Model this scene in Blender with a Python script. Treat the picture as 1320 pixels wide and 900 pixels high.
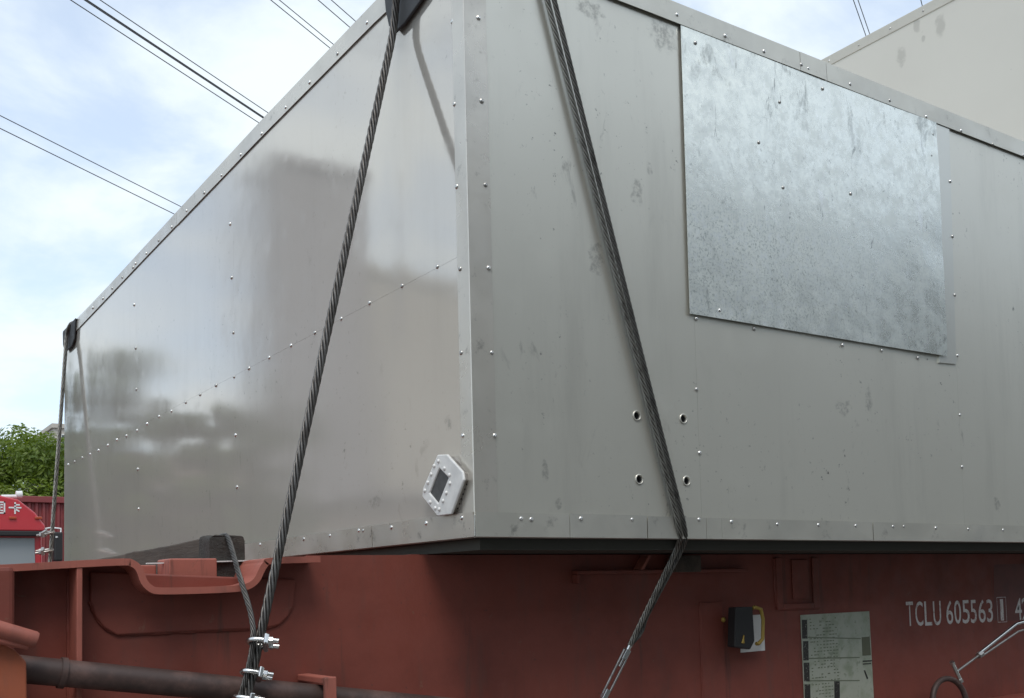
import bpy, bmesh, math, random
from mathutils import Vector, Matrix, noise
R_ = math.radians
scene = bpy.context.scene
for o in list(bpy.data.objects): bpy.data.objects.remove(o)
col = scene.collection
ZB = 1.785                       # height of the steel box's underside above the yard

# ------------------------------------------------------------------ camera
cam_d = bpy.data.cameras.new('camera'); cam = bpy.data.objects.new('camera', cam_d); col.objects.link(cam)
fw = Vector((0.5625, 0.82422, 0.06523)).normalized(); rt = Vector((0.82663, -0.56221, -0.02447)); rt = (rt - fw*rt.dot(fw)).normalized(); up = rt.cross(fw)
M = Matrix((rt, up, -fw)).transposed().to_4x4(); M.translation = Vector((-1.39025, -2.2, ZB-0.13494)); cam.matrix_world = M
cam_d.sensor_width = 36; cam_d.lens = 36*1349.33/1320; cam_d.shift_y = (672.6-450)/1320; cam_d.clip_start = .05; cam_d.clip_end = 3000
scene.camera = cam

# ------------------------------------------------------------------ sky and sun (bright, thinly clouded)
SUN_EL, SUN_AZ = R_(58), R_(238)         # azimuth of the sun, counter-clockwise from +X
w = bpy.data.worlds.new('World'); scene.world = w; w.use_nodes = True
nt = w.node_tree; nt.nodes.clear()
def N(t, typ, **kw):
    n = t.nodes.new(typ)
    for k, v in kw.items(): setattr(n, k, v)
    return n
wo = N(nt, 'ShaderNodeOutputWorld'); bg = N(nt, 'ShaderNodeBackground'); bg.inputs['Strength'].default_value = .15
sky = N(nt, 'ShaderNodeTexSky', sky_type='NISHITA', sun_disc=False, sun_elevation=SUN_EL, sun_rotation=math.pi/2-SUN_AZ, air_density=1.0, dust_density=.6, ozone_density=2.0)
tc = N(nt, 'ShaderNodeTexCoord'); sep = N(nt, 'ShaderNodeSeparateXYZ'); nt.links.new(tc.outputs['Generated'], sep.inputs[0])
def wm(op, a, b=None):
    n = N(nt, 'ShaderNodeMath', operation=op)
    for i, v in enumerate((a, b)):
        if v is None: continue
        if isinstance(v, (int, float)): n.inputs[i].default_value = v
        else: nt.links.new(v, n.inputs[i])
    return n.outputs[0]
zz = wm('ADD', wm('ABSOLUTE', sep.outputs[2]), .22)
cmb = N(nt, 'ShaderNodeCombineXYZ'); nt.links.new(wm('DIVIDE', sep.outputs[0], zz), cmb.inputs[0]); nt.links.new(wm('DIVIDE', sep.outputs[1], zz), cmb.inputs[1])
n1 = N(nt, 'ShaderNodeTexNoise'); n1.inputs['Scale'].default_value = 2.6; n1.inputs['Detail'].default_value = 7; n1.inputs['Roughness'].default_value = .56; n1.inputs['Distortion'].default_value = .25
nt.links.new(cmb.outputs[0], n1.inputs['Vector'])
ramp = N(nt, 'ShaderNodeMapRange', interpolation_type='SMOOTHSTEP'); nt.links.new(n1.outputs[0], ramp.inputs[0])
ramp.inputs[1].default_value = .36; ramp.inputs[2].default_value = .64; ramp.inputs[3].default_value = .50; ramp.inputs[4].default_value = .995
mixw = N(nt, 'ShaderNodeMix', data_type='RGBA'); nt.links.new(ramp.outputs[0], mixw.inputs[0]); gain = N(nt, 'ShaderNodeVectorMath', operation='SCALE'); gain.inputs['Scale'].default_value = 1.55; nt.links.new(sky.outputs[0], gain.inputs[0]); nt.links.new(gain.outputs[0], mixw.inputs[6]); mixw.inputs[7].default_value = (6.2, 6.8, 7.2, 1)
nt.links.new(mixw.outputs[2], bg.inputs[0]); nt.links.new(bg.outputs[0], wo.inputs[0])
sd = bpy.data.lights.new('sun', 'SUN'); sd.energy = 1.5; sd.angle = R_(24); sd.color = (1, .955, .89)
so = bpy.data.objects.new('sun', sd); col.objects.link(so)
sv = Vector((math.cos(SUN_EL)*math.cos(SUN_AZ), math.cos(SUN_EL)*math.sin(SUN_AZ), math.sin(SUN_EL)))
so.rotation_euler = sv.to_track_quat('Z', 'Y').to_euler(); so.location = sv*60
scene.render.engine = 'CYCLES'
vs = scene.view_settings; vs.view_transform = 'Standard'; vs.look = 'None'; vs.gamma = 1; vs.use_curve_mapping = False; vs.exposure = 0.06

# measured layout, in metres; heights are above the underside of the steel box
D = {'beige': [(3.5, 1.6525, 2.9102), (3.5, 0.8845, 2.899), (3.5, 1.567, 2.8426), (3.5, 0.7846, 2.8495)],
 'beige_smudge': [(1.1157, 2.7003, 0.03, 0.06), (0.8789, 2.7575, 0.03, 0.07), (1.0136, 2.8213, 0.02, 0.05), (0.9811, 2.7334, 0.012, 0.02)],
 'block': [(-0.6673, -0.0404), (-0.5519, -0.0408), (-0.5523, -0.1009), (-0.6675, -0.099)],
 'bracket': [(-0.3585, -0.3351), (-0.3266, -0.3373)],
 'cab': [(0.7945, 1.2783), (1.0109, 1.2329), (1.222, 1.0609), (1.3486, 0.885), (1.3489, 0.822), (1.3217, 0.3928), (0.7972, 0.8771), (0.7976, 0.8156)],
 'cab_lamp': [(0.9463, 0.9826), (1.261, 0.9884), (1.0485, 1.3069)],
 'cab_txt': [(0.8989, 1.0437), (1.0491, 1.1924), (0.7127, 1.0398), (0.8604, 1.1976)],
 'card': [(1.5145, -0.2469), (1.8937, -0.2453), (1.8972, -0.565), (1.5155, -0.5488)],
 'card_blocks': [[(1.5199, -0.2635), (1.5459, -0.2645), (1.5444, -0.3304), (1.5174, -0.3291)],
                 [(1.5206, -0.3383), (1.5482, -0.3389), (1.5455, -0.4063), (1.5185, -0.4048)],
                 [(1.5201, -0.4131), (1.5483, -0.4141), (1.5462, -0.4795), (1.5182, -0.4776)],
                 [(1.5196, -0.4885), (1.5478, -0.4894), (1.5465, -0.5594), (1.5174, -0.557)], [(1.6783, -0.4886), (1.7071, -0.4906), (1.7027, -0.572), (1.6744, -0.5697)],
                 [(1.8426, -0.3392), (1.8876, -0.3386), (1.8903, -0.4072), (1.8425, -0.4064)],
                 [(1.8424, -0.4246), (1.8962, -0.4254), (1.8959, -0.4303), (1.842, -0.4291)],
                 [(1.8428, -0.4351), (1.8894, -0.4356), (1.8892, -0.4394), (1.8425, -0.4389)],
                 [(1.8457, -0.4602), (1.8529, -0.4599), (1.8685, -0.4911), (1.8612, -0.4929)]],
 'card_lines': [[(1.5473, -0.328), (1.8362, -0.3457)], [(1.548, -0.4018), (1.8253, -0.4138)], [(1.5473, -0.4796), (1.8193, -0.4972)]],
 'chars': [('T', 2.1185, -0.3094, 2.1623, -0.2168), ('C', 2.1746, -0.3116, 2.2237, -0.2173), ('L', 2.2336, -0.3123, 2.2798, -0.2182),
           ('U', 2.2898, -0.3135, 2.3406, -0.2187), ('6', 2.3756, -0.313, 2.4209, -0.2192), ('0', 2.4295, -0.3129, 2.4755, -0.2195),
           ('5', 2.4841, -0.3139, 2.5347, -0.2199), ('5', 2.5415, -0.3144, 2.5832, -0.2206), ('6', 2.5969, -0.3148, 2.6471, -0.221), ('3', 2.6561, -0.3148, 2.7, -0.2212),
           ('1', 2.7561, -0.3116, 2.7791, -0.2227), ('4', 2.8657, -0.3133, 2.9172, -0.2214), ('2', 2.9184, -0.3141, 2.9729, -0.2216)],
 'clips': [(-0.5254, 0.1, -0.2388), (-0.5406, 0.1, -0.3078), (-0.5573, 0.1, -0.362)],
 'cover_strip': [(2.0367, 1.5372), (2.1187, 1.5388), (2.0839, 0.6466), (1.9793, 0.6415)],
 'dark_block': [(0.881, -0.0386), (0.9861, -0.0388), (0.9834, -0.0927), (0.8741, -0.0915)],
 'doubler': [(-0.8507, -0.0703), (-0.8506, -0.1363), (-0.839, -0.1714), (-0.8206, -0.1964), (-0.792, -0.2151), (-0.6155, -0.2138), (-0.4436, -0.2135), (-0.4075, -0.2073),
             (-0.383, -0.1871), (-0.3683, -0.1586), (-0.3614, -0.0948)],
 'far_clips': [(-0.1525, 4.56, 0.2769), (-0.1625, 4.55, 0.1691)],
 'far_container': [(2.3191, 1.8417), (2.798, 1.8562)],
 'flange': [(-1.0516, -0.056), (-1.0148, -0.0546), (-0.8921, -0.0478), (-0.7948, -0.0439), (-0.7748, -0.0474), (-0.7597, -0.0579), (-0.7512, -0.0736), (-0.7445, -0.0927),
            (-0.7326, -0.1051), (-0.7154, -0.1097), (-0.6401, -0.1103), (-0.5489, -0.1083), (-0.5151, -0.1035), (-0.496, -0.0909), (-0.4863, -0.0726), (-0.4746, -0.0542),
            (-0.4551, -0.0432), (-0.327, -0.0397)],
 'holes': [(0.5434, 0.3439), (0.7211, 0.348), (0.5444, 0.1648), (0.7247, 0.1674)],
 'ledge': [(0.5132, -0.0852), (1.2343, -0.0849)],
 'ledge_gusset': [(0.7845, -0.0377), (0.7517, -0.0962)],
 'mirror': [(0.7763, 0.8095), (0.957, 0.8133), (0.8547, 0.7604), (0.9505, 0.3977)],
 'orange': [(-1.1081, -0.1919), (-1.0519, -0.2146), (-1.0275, -0.2299), (-1.0056, -0.2562), (-1.0035, -0.3772), (-1.1066, -0.3679)],
 'pad': [(0.4027, 1.603), (0.3953, 1.5411), (0.3779, 1.4889), (0.3415, 1.4511), (0.2907, 1.4521), (0.1883, 1.4734), (0.1415, 1.4804)],
 'pad_far': [(4.532, 1.5862), (4.5742, 1.4549), (4.7785, 1.4881), (4.8502, 1.5736)],
 'patch': [(2.7263, -0.0782), (3.1091, -0.0739), (3.0826, -0.3231), (2.7041, -0.3093)],
 'pin': [(-1.0995, 0.1, -0.1733), (-0.9937, 0.1, -0.2116)],
 'pipe': [(-1.0182, 0.17, -0.271), (-0.3368, 0.17, -0.3785), (-0.0292, 0.17, -0.4318)],
 'pipe_top': [(-0.9993, 0.17, -0.2451), (-0.3363, 0.17, -0.3413)],
 'pocket': [(1.3924, -0.0406), (1.6127, -0.0411), (1.6006, -0.2253), (1.3818, -0.2188)],
 'pocket_bar': [(1.478, -0.0519), (1.5611, -0.0522), (1.5522, -0.1904), (1.4696, -0.1883)],
 'ring': [(2.0671, 0.2, -0.563), (2.192, 0.2, -0.5103), (2.2992, 0.2, -0.5069), (2.3718, 0.2, -0.5117)],
 'rivets_left': [(0.5379, 1.5778), (0.7462, 1.5751), (0.9656, 1.5747), (1.1746, 1.5738), (1.4054, 1.5671), (1.6265, 1.5686), (1.8508, 1.5654), (2.0658, 1.565),
                 (2.3107, 1.5664), (2.5307, 1.5604), (2.7426, 1.5594), (2.9566, 1.5583), (3.1568, 1.5631), (3.2014, 1.5552), (3.4178, 1.5601), (3.6322, 1.5566),
                 (3.8426, 1.5528), (4.0855, 1.558), (1.1629, 0.7253), (1.3648, 0.7236), (1.5697, 0.723), (1.7315, 0.7202), (1.9424, 0.7239), (2.1463, 0.7202),
                 (2.3446, 0.7195), (2.5581, 0.7151), (2.7564, 0.7203), (2.962, 0.7153), (3.1456, 0.7088), (3.356, 0.7101), (3.5559, 0.7165), (3.7561, 0.7131),
                 (3.9741, 0.712), (4.1766, 0.7146), (4.3784, 0.7186), (4.5916, 0.7199), (4.7709, 0.721), (0.9616, 0.7259), (0.7564, 0.7251), (0.5585, 0.7269),
                 (0.3555, 0.7262), (0.1587, 0.7273), (1.7633, 1.3382), (1.7499, 1.1188), (1.7367, 0.8961), (1.7188, 0.49), (1.7058, 0.2866), (3.2021, 1.3622),
                 (3.1732, 1.132), (3.1594, 0.9194), (3.132, 0.5119), (3.1185, 0.313), (1.4524, 0.0528), (1.0553, 0.0511), (0.8487, 0.0505), (0.6423, 0.0543),
                 (0.6137, 0.0526), (0.4341, 0.0505), (0.2349, 0.0489), (0.0527, 0.0506), (0.0555, 1.3523), (0.0509, 1.127), (0.0482, 0.9073), (0.0398, 0.6888),
                 (0.043, 0.4719), (0.0442, 0.2587)],
 'rivets_right': [(0.0427, 1.3468), (0.0464, 1.1259), (0.0523, 0.9056), (0.0559, 0.6886), (0.0593, 0.4696), (0.0628, 0.2566), (0.1354, 0.0468), (0.167, 0.0453),
                  (0.3293, 0.0503), (0.5084, 0.0513), (0.7623, 0.0558), (0.8953, 0.0512), (1.0937, 0.0473), (1.2846, 0.0477), (1.4689, 0.0479), (1.6651, 0.048),
                  (1.7247, 0.0489), (1.9057, 0.0459), (2.1022, 0.0442), (2.3264, 0.0441), (0.7782, 0.4394), (0.7814, 0.2517), (2.0964, 0.4619), (2.0938, 0.2713),
                  (0.7446, 1.5623), (0.9455, 1.5552), (1.1187, 1.5537), (1.2954, 1.558), (1.3294, 1.554), (1.5434, 1.5566), (1.7594, 1.5532), (1.9713, 1.545),
                  (2.188, 1.543), (2.3976, 1.5392), (2.6097, 1.5425)],
 'rivets_rim': [(0.7874, 0.6508), (1.0319, 0.6504), (1.4517, 0.6469), (1.6584, 0.6514), (1.8608, 0.6473), (2.1056, 1.3329), (2.1019, 1.1245), (2.0971, 0.9045),
                (2.094, 0.6792), (2.0075, 1.1935), (2.0077, 0.9406)],
 'rivets_sheet': [(0.8768, 0.6858), (1.9739, 0.6869), (2.0042, 0.7129), (0.8176, 1.4968), (1.3996, 1.5034), (1.1845, 1.4047), (1.0781, 1.2477), (1.1833, 1.1239),
                  (1.5203, 1.1699), (2.0039, 1.4857), (1.9876, 1.4035)],
 'rope_far': [(-0.02, 4.5933, 1.5746), (-0.03, 4.6783, 1.5237), (-0.143, 4.55, 0.1458)],
 'rope_main': [(-0.026, 0.2838, 1.5523), (-0.036, 0.3153, 1.4342), (-0.5537, 0.1, -0.3623), (-0.5937, 0.08, -0.4848)],
 'rope_pair': [[(0.2241, -0.012, 1.5659), (0.2567, -0.012, 1.4567), (0.5467, -0.012, 0.4651), (0.6815, -0.012, 0.0093), (0.7105, 0.03, -0.0217), (0.5939, 0.12, -0.302)],
               [(0.2488, -0.012, 1.5697), (0.2805, -0.012, 1.464), (0.5669, -0.012, 0.4671), (0.7026, -0.012, 0.0095), (0.7286, 0.03, -0.0262), (0.6413, 0.11, -0.2324),
                (0.6383, 0.115, -0.266), (0.603, 0.12, -0.2936)]],
 'rope_return': [(-0.4888, 0.55, 0.0099), (-0.5089, 0.38, 0.0207), (-0.5091, 0.345, 0.0167), (-0.5168, 0.29, -0.0262), (-0.5374, 0.19, -0.0833), (-0.5318, 0.16, -0.1327),
                 (-0.5304, 0.12, -0.1897), (-0.5364, 0.1, -0.2383), (-0.5514, 0.1, -0.3071), (-0.5698, 0.1, -0.361)],
 'seam_web': [(1.0421, -0.2235), (0.9941, -0.4951)],
 'seams': [(0.7801, 0.3523), (2.0923, 0.362)],
 'sheet': [(0.7595, 1.5452), (0.7547, 0.6605), (2.0191, 0.6683), (2.027, 1.5349)],
 'smudge_right': [(0.5707, 0.9853, 0.022, 0.045), (0.4123, 0.7724, 0.03, 0.055), (0.6946, 1.4881, 0.06, 0.05), (1.4452, 0.4391, 0.04, 0.03),
                  (1.5766, 0.4758, 0.022, 0.04), (0.2208, 0.1745, 0.012, 0.028), (0.261, 0.092, 0.012, 0.016), (0.4171, 1.4849, 0.05, 0.03), (2.305, 0.1411, 0.02, 0.03),
                  (0.6246, 1.074, 0.012, 0.02)],
 'stiffener': [(-0.8873, -0.0638), (-0.8868, -0.2541)],
 'tag_black': [(1.1184, -0.2075), (1.1969, -0.2084), (1.2005, -0.3203), (1.1791, -0.3467), (1.1066, -0.3361)],
 'tag_paper': [(1.1837, -0.2372), (1.2948, -0.2374), (1.293, -0.3576), (1.177, -0.3584)],
 'tag_yellow': [(1.2234, -0.2105), (1.2532, -0.2184), (1.2613, -0.2537), (1.2556, -0.3164), (1.2366, -0.3308)],
 'tb2': [(2.8206, 0.15, -0.3122), (2.6525, 0.15, -0.3309), (2.3839, 0.15, -0.4276), (2.2261, 0.15, -0.483)],
 'tb2_pin': [(2.1891, 0.14, -0.4503), (2.2304, 0.14, -0.5121)],
 'timber': [(-0.5471, 0.0192), (-0.4679, 0.0199), (-0.4687, -0.0856)],
 'timber_far': [(-0.5471, 1.2955, 0.0052)],
 'tower': [(13.9745, 12.6158), (14.6713, 12.6627)],
 'tree_top': [[(3.2257, 4.6774), (3.6239, 4.8588), (4.0296, 4.8195), (4.4411, 4.8698), (4.8603, 4.5805)]],
 'turnbuckle': [(0.6126, 0.12, -0.2761), (0.523, 0.16, -0.4501), (0.485, 0.18, -0.5255)],
 'txt': {'1': [(2.7479, -0.3125), (2.7874, -0.2229)],
         '42': [(2.8658, -0.3122), (2.9707, -0.2215)],
         '605563': [(2.3758, -0.3108), (2.6996, -0.2252)],
         'TCLU': [(2.1185, -0.3094), (2.3403, -0.2215)],
         'box': [(2.7331, -0.3188), (2.8006, -0.2139)]},
 'vent_bolts': [(0.136, 0.2034), (0.1066, 0.1811), (0.0818, 0.1617), (0.0806, 0.1404), (0.0994, 0.1174), (0.1169, 0.0983), (0.136, 0.0784), (0.1571, 0.0829),
                (0.1832, 0.1006), (0.2098, 0.1336), (0.1935, 0.1533), (0.1752, 0.1734), (0.1585, 0.1934)],
 'vent_hole': [(0.1342, 0.1852), (0.089, 0.1555), (0.1438, 0.0944), (0.1871, 0.1254)],
 'vent_outline': [(0.1424, 0.2212), (0.0936, 0.2163), (0.0197, 0.164), (0.0143, 0.1426), (0.0789, 0.0613), (0.1486, 0.0618), (0.2268, 0.1198), (0.2218, 0.1414)],
 'wires': [(6.36, 36.518, 21.448), (6.807, 36.386, 21.52), (7.158, 37.648, 22.254), (7.694, 37.94, 22.564), (5.304, 45.126, 20.345), (5.076, 43.495, 19.104),
           (13.914, 36.51, 23.768), (14.87, 37.979, 24.791), (15.609, 35.715, 23.896), (16.809, 37.051, 24.927), (41.076, 29.098, 28.449), (42.64, 29.973, 29.364),
           (43.072, 26.74, 27.894)],
 'yellow_knob': (1.1296, -0.2492)}
rnd = random.Random(7)
# ------------------------------------------------------------------ helpers
class MB:
    def __init__(s): s.v = []; s.f = []; s.sm = []
    def add(s, vs, fs, smooth=False):
        b = len(s.v); s.v += [tuple(v) for v in vs]
        for f in fs: s.f.append(tuple(b+i for i in f)); s.sm.append(smooth)
        return s
    def box(s, a, b):
        x0, y0, z0 = a; x1, y1, z1 = b
        return s.add([(x0,y0,z0),(x1,y0,z0),(x1,y1,z0),(x0,y1,z0),(x0,y0,z1),(x1,y0,z1),(x1,y1,z1),(x0,y1,z1)],
                     [(0,3,2,1),(4,5,6,7),(0,1,5,4),(1,2,6,5),(2,3,7,6),(3,0,4,7)])
    def prism(s, pts, axis, a, b):
        """polygon in the plane normal to axis ('x': pts are (y,z), 'y': (x,z), 'z': (x,y)) extruded from a to b"""
        def mk(p, t): return {'x': (t, p[0], p[1]), 'y': (p[0], t, p[1]), 'z': (p[0], p[1], t)}[axis]
        n = len(pts); vs = [mk(p, a) for p in pts]+[mk(p, b) for p in pts]
        return s.add(vs, [tuple(range(n)), tuple(range(2*n-1, n-1, -1))]+[(i, i+n, (i+1) % n+n, (i+1) % n) for i in range(n)])
    def tube(s, path, r, n=8, caps=True, smooth=True):
        path = [Vector(p) for p in path]; rr = r if isinstance(r, (list, tuple)) else [r]*len(path)
        t0 = (path[1]-path[0]).normalized(); u = t0.orthogonal().normalized(); vs = []
        for i, p in enumerate(path):
            t = ((path[i+1]-p) if i == 0 else (p-path[i-1]) if i == len(path)-1 else (path[i+1]-path[i-1])).normalized()
            u = (u-t*u.dot(t)).normalized(); v = t.cross(u)
            vs += [p+(u*math.cos(2*math.pi*k/n)+v*math.sin(2*math.pi*k/n))*rr[i] for k in range(n)]
        m = len(path); fs = [(i*n+k, i*n+(k+1) % n, (i+1)*n+(k+1) % n, (i+1)*n+k) for i in range(m-1) for k in range(n)]
        s.add(vs, fs, smooth)
        if caps:
            s.add(vs[:n], [tuple(range(n-1, -1, -1))]); s.add(vs[-n:], [tuple(range(n))])
        return s
    def strip(s, path, axis_a, axis_b, thick):
        """bent plate: path of (x,z), extruded from y=axis_a to y=axis_b, thickness below the path"""
        P = [Vector((p[0], p[1])) for p in path]; low = []
        for i, p in enumerate(P):
            t = (P[min(i+1, len(P)-1)]-P[max(i-1, 0)]).normalized(); low.append(p+Vector((t.y, -t.x))*thick)
        n = len(P); vs = []
        for y in (axis_a, axis_b):
            vs += [(p.x, y, p.y) for p in P]+[(p.x, y, p.y) for p in low]
        fs = []
        for i in range(n-1):
            fs += [(i, i+1, n+i+1, n+i)[::-1], (2*n+i, 2*n+i+1, 3*n+i+1, 3*n+i), (i, 2*n+i, 2*n+i+1, i+1)[::-1], (n+i, n+i+1, 3*n+i+1, 3*n+i)[::-1]]
        fs += [(0, n, 3*n, 2*n), (n-1, 3*n-1, 4*n-1, 2*n-1)]
        return s.add(vs, fs)
    def build(s, name, mat, parent=None, bevel=0, seg=2, loc=None):
        me = bpy.data.meshes.new(name); me.from_pydata(s.v, [], s.f)
        bm = bmesh.new(); bm.from_mesh(me)
        for f, q in zip(bm.faces, s.sm): f.smooth = q
        bmesh.ops.recalc_face_normals(bm, faces=bm.faces)
        bm.to_mesh(me); bm.free()
        if bevel:
            pass
        o = bpy.data.objects.new(name, me); col.objects.link(o); o.parent = parent
        if loc: o.location = loc
        me.materials.append(mat)
        if bevel:
            m = o.modifiers.new('bevel', 'BEVEL'); m.width = bevel; m.segments = seg; m.limit_method = 'ANGLE'; m.angle_limit = R_(35)
            m.harden_normals = False
        return o
def tag(o, label, cat, group=None):
    o['label'] = label; o['category'] = cat
    if group: o['group'] = group
    return o
def thing(name, label, cat, loc=(0, 0, 0), group=None):
    o = bpy.data.objects.new(name, None); col.objects.link(o); o.location = loc; o.empty_display_size = .2
    return tag(o, label, cat, group)
def share(name, me, parent, loc, rot=None):
    o = bpy.data.objects.new(name, me); col.objects.link(o); o.parent = parent; o.location = loc
    if rot: o.rotation_euler = rot
    return o
def copy_tree(o, parent=None):
    c = o.copy(); col.objects.link(c); c.parent = parent
    for ch in [k for k in bpy.data.objects if k.parent == o]: copy_tree(ch, c)
    return c

def resample(path, step, rad=.0):
    P = [Vector(p) for p in path]; out = []
    # rounded corners by repeated corner cutting
    for _ in range(2):
        Q = [P[0]]
        for a, b in zip(P, P[1:]):
            L_ = (b-a).length; c = min(.35, .02/max(L_, 1e-4)) if L_ > .03 else .3
            Q += [a.lerp(b, c), a.lerp(b, 1-c)]
        P = Q+[P[-1]]
    for a, b in zip(P, P[1:]):
        k = max(1, int((b-a).length/step))
        out += [a.lerp(b, i/k) for i in range(k)]
    return out+[P[-1]]

# ------------------------------------------------------------------ materials
class Mat:
    def __init__(s, name, color=(.5, .5, .5), rough=.5, metal=0, **kw):
        s.m = bpy.data.materials.new(name); s.m.use_nodes = True; s.t = s.m.node_tree
        s.b = s.t.nodes['Principled BSDF']; s.b.inputs['Base Color'].default_value = (*color, 1)
        s.b.inputs['Roughness'].default_value = rough; s.b.inputs['Metallic'].default_value = metal
        for k, v in kw.items(): s.b.inputs[k].default_value = v
        s.tc = None; s.h = None; s.color = (*color, 1); s.c = None; s.r = None; s.rough = rough
    def co(s, scale=(1, 1, 1)):
        if not s.tc: s.tc = N(s.t, 'ShaderNodeTexCoord')
        mp = N(s.t, 'ShaderNodeMapping'); mp.inputs['Scale'].default_value = scale; s.t.links.new(s.tc.outputs['Object'], mp.inputs[0]); return mp.outputs[0]
    def noise(s, scale, detail=4, rough=.55, sc=(1, 1, 1), dist=0):
        n = N(s.t, 'ShaderNodeTexNoise'); n.inputs['Scale'].default_value = scale; n.inputs['Detail'].default_value = detail; n.inputs['Roughness'].default_value = rough; n.inputs['Distortion'].default_value = dist
        s.t.links.new(s.co(sc), n.inputs['Vector']); return n.outputs[0]
    def vor(s, scale, sc=(1, 1, 1), out='Color', feature='F1'):
        n = N(s.t, 'ShaderNodeTexVoronoi', feature=feature); n.inputs['Scale'].default_value = scale; s.t.links.new(s.co(sc), n.inputs['Vector']); return n.outputs[out]
    def rng(s, v, a, b, c=0, d=1, smooth=True):
        n = N(s.t, 'ShaderNodeMapRange', interpolation_type='SMOOTHSTEP' if smooth else 'LINEAR'); s.t.links.new(v, n.inputs[0])
        for i, x in enumerate((a, b, c, d)): n.inputs[1+i].default_value = x
        return n.outputs[0]
    def math(s, op, a, b):
        n = N(s.t, 'ShaderNodeMath', operation=op)
        for i, v in enumerate((a, b)):
            if isinstance(v, (int, float)): n.inputs[i].default_value = v
            else: s.t.links.new(v, n.inputs[i])
        return n.outputs[0]
    def mix(s, fac, colr):
        """blend the base colour towards colr"""
        n = N(s.t, 'ShaderNodeMix', data_type='RGBA')
        s.t.links.new(fac, n.inputs[0])
        if s.c is None: n.inputs[6].default_value = s.color
        else: s.t.links.new(s.c, n.inputs[6])
        n.inputs[7].default_value = (*colr, 1); s.c = n.outputs[2]; s.t.links.new(s.c, s.b.inputs['Base Color']); return s
    def addrough(s, v, amt):
        base = s.r if s.r is not None else s.rough
        s.r = s.math('ADD', s.math('MULTIPLY', v, amt), base); s.t.links.new(s.r, s.b.inputs['Roughness']); return s
    def bump(s, v, dist, strength=1):
        n = N(s.t, 'ShaderNodeBump'); n.inputs['Strength'].default_value = strength; n.inputs['Distance'].default_value = dist; s.t.links.new(v, n.inputs['Height'])
        if s.h: s.t.links.new(s.h, n.inputs['Normal'])
        s.h = n.outputs[0]; s.t.links.new(s.h, s.b.inputs['Normal']); return s
    def ellipse(s, axes, cx, cy, rx, ry, wob=1.1, sc=30):
        sp = N(s.t, 'ShaderNodeSeparateXYZ'); s.t.links.new(s.co(), sp.inputs[0])
        a = s.math('POWER', s.math('DIVIDE', s.math('SUBTRACT', sp.outputs[axes[0]], cx), rx), 2.0)
        b = s.math('POWER', s.math('DIVIDE', s.math('SUBTRACT', sp.outputs[axes[1]], cy), ry), 2.0)
        d = s.math('ADD', s.math('ADD', a, b), s.math('MULTIPLY', s.math('SUBTRACT', s.noise(sc, 4), .5), wob*4))
        return s.rng(d, .2, 1.2, 1, 0)

def steel(name, axes, base, rough, smudges, metal, grime):
    m = Mat(name, base, rough, metal)
    m.mix(m.rng(m.noise(1.1, 5), .35, .75, 0, .35), tuple(c*.9 for c in base))
    m.mix(m.rng(m.noise(7, 6, .7), .54, .8, 0, .22), tuple(c*.78 for c in base))                    # faint handling marks
    patch = m.rng(m.noise(2.3, 3), .42, .66)
    m.mix(m.math('MULTIPLY', m.rng(m.noise(38, 5, .72), .61, .70), m.math('MULTIPLY', patch, grime)), (.13, .125, .115))     # specks of grime in patches
    m.mix(m.math('MULTIPLY', m.rng(m.noise(13, 6, .7, (1, 1, .45), .6), .60, .72), m.math('MULTIPLY', patch, grime*.55)), (.22, .21, .19))   # scuffs
    m.mix(m.rng(m.noise(5, 6, .7, (1, 1, .12)), .50, .75, 0, .25*grime), tuple(c*.66 for c in base))                # rain streaks
    m.addrough(m.rng(m.noise(1.2, 3), .3, .7), .05).addrough(m.rng(m.noise(9, 5, .7), .5, .75), .06)
    for (a, b, rx, ry) in smudges:
        e = m.ellipse(axes, a, b, rx, ry); e = m.math('MULTIPLY', e, m.rng(m.noise(45, 5, .7), .40, .62, .05, .55)); m.mix(e, (.24, .235, .215)); m.addrough(e, .15)
    m.bump(m.noise(1.7, 1), .003, .35).bump(m.noise(5, 2), .0006, .5)
    return m.m
S = {}
S['steel_left'] = steel('satin_steel_end', (1, 2), (.655, .62, .56), .065, [(.55, .13, .05, .02), (.12, .30, .02, .03)], .46, .6)
S['steel_right'] = steel('satin_steel_side', (0, 2), (.70, .682, .605), .31, D['smudge_right'], .66, 1.2)
m = Mat('steel_trim', (.66, .625, .555), .25, .65); m.mix(m.rng(m.noise(3, 4), .4, .7, 0, .4), (.52, .51, .48)); m.mix(m.rng(m.noise(18, 6, .75), .56, .74, 0, .65), (.22, .21, .19)); m.addrough(m.rng(m.noise(6, 4), .3, .7), .14); m.bump(m.noise(6, 3), .003, .4); S['trim'] = m.m
m = Mat('steel_trim_side', (.65, .632, .56), .32, .65); m.mix(m.rng(m.noise(2.6, 4), .4, .7, 0, .45), (.45, .45, .42)); m.mix(m.rng(m.noise(14, 6, .75), .56, .74, 0, .65), (.21, .205, .185)); m.addrough(m.rng(m.noise(6, 4), .3, .7), .14); m.bump(m.noise(6, 3), .003, .4); S['trim_side'] = m.m
S['strip'] = Mat('bright_strip', (.66, .655, .60), .3, .75).m
m = Mat('rivet_metal', (.74, .73, .70), .2, 1); oi = N(m.t, 'ShaderNodeObjectInfo'); m.mix(m.rng(oi.outputs['Random'], .3, 1, 0, .7), (.34, .33, .31)); m.addrough(oi.outputs['Random'], .18); S['rivet'] = m.m
m = Mat('galvanised', (.85, .865, .80), .19, .88)
sp_ = m.vor(70, (1, 1, 1)); bw = N(m.t, 'ShaderNodeRGBToBW'); m.t.links.new(sp_, bw.inputs[0])
m.mix(m.rng(bw.outputs[0], .15, .85, 0, .13), (.55, .59, .60)); m.addrough(bw.outputs[0], .06)
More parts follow.
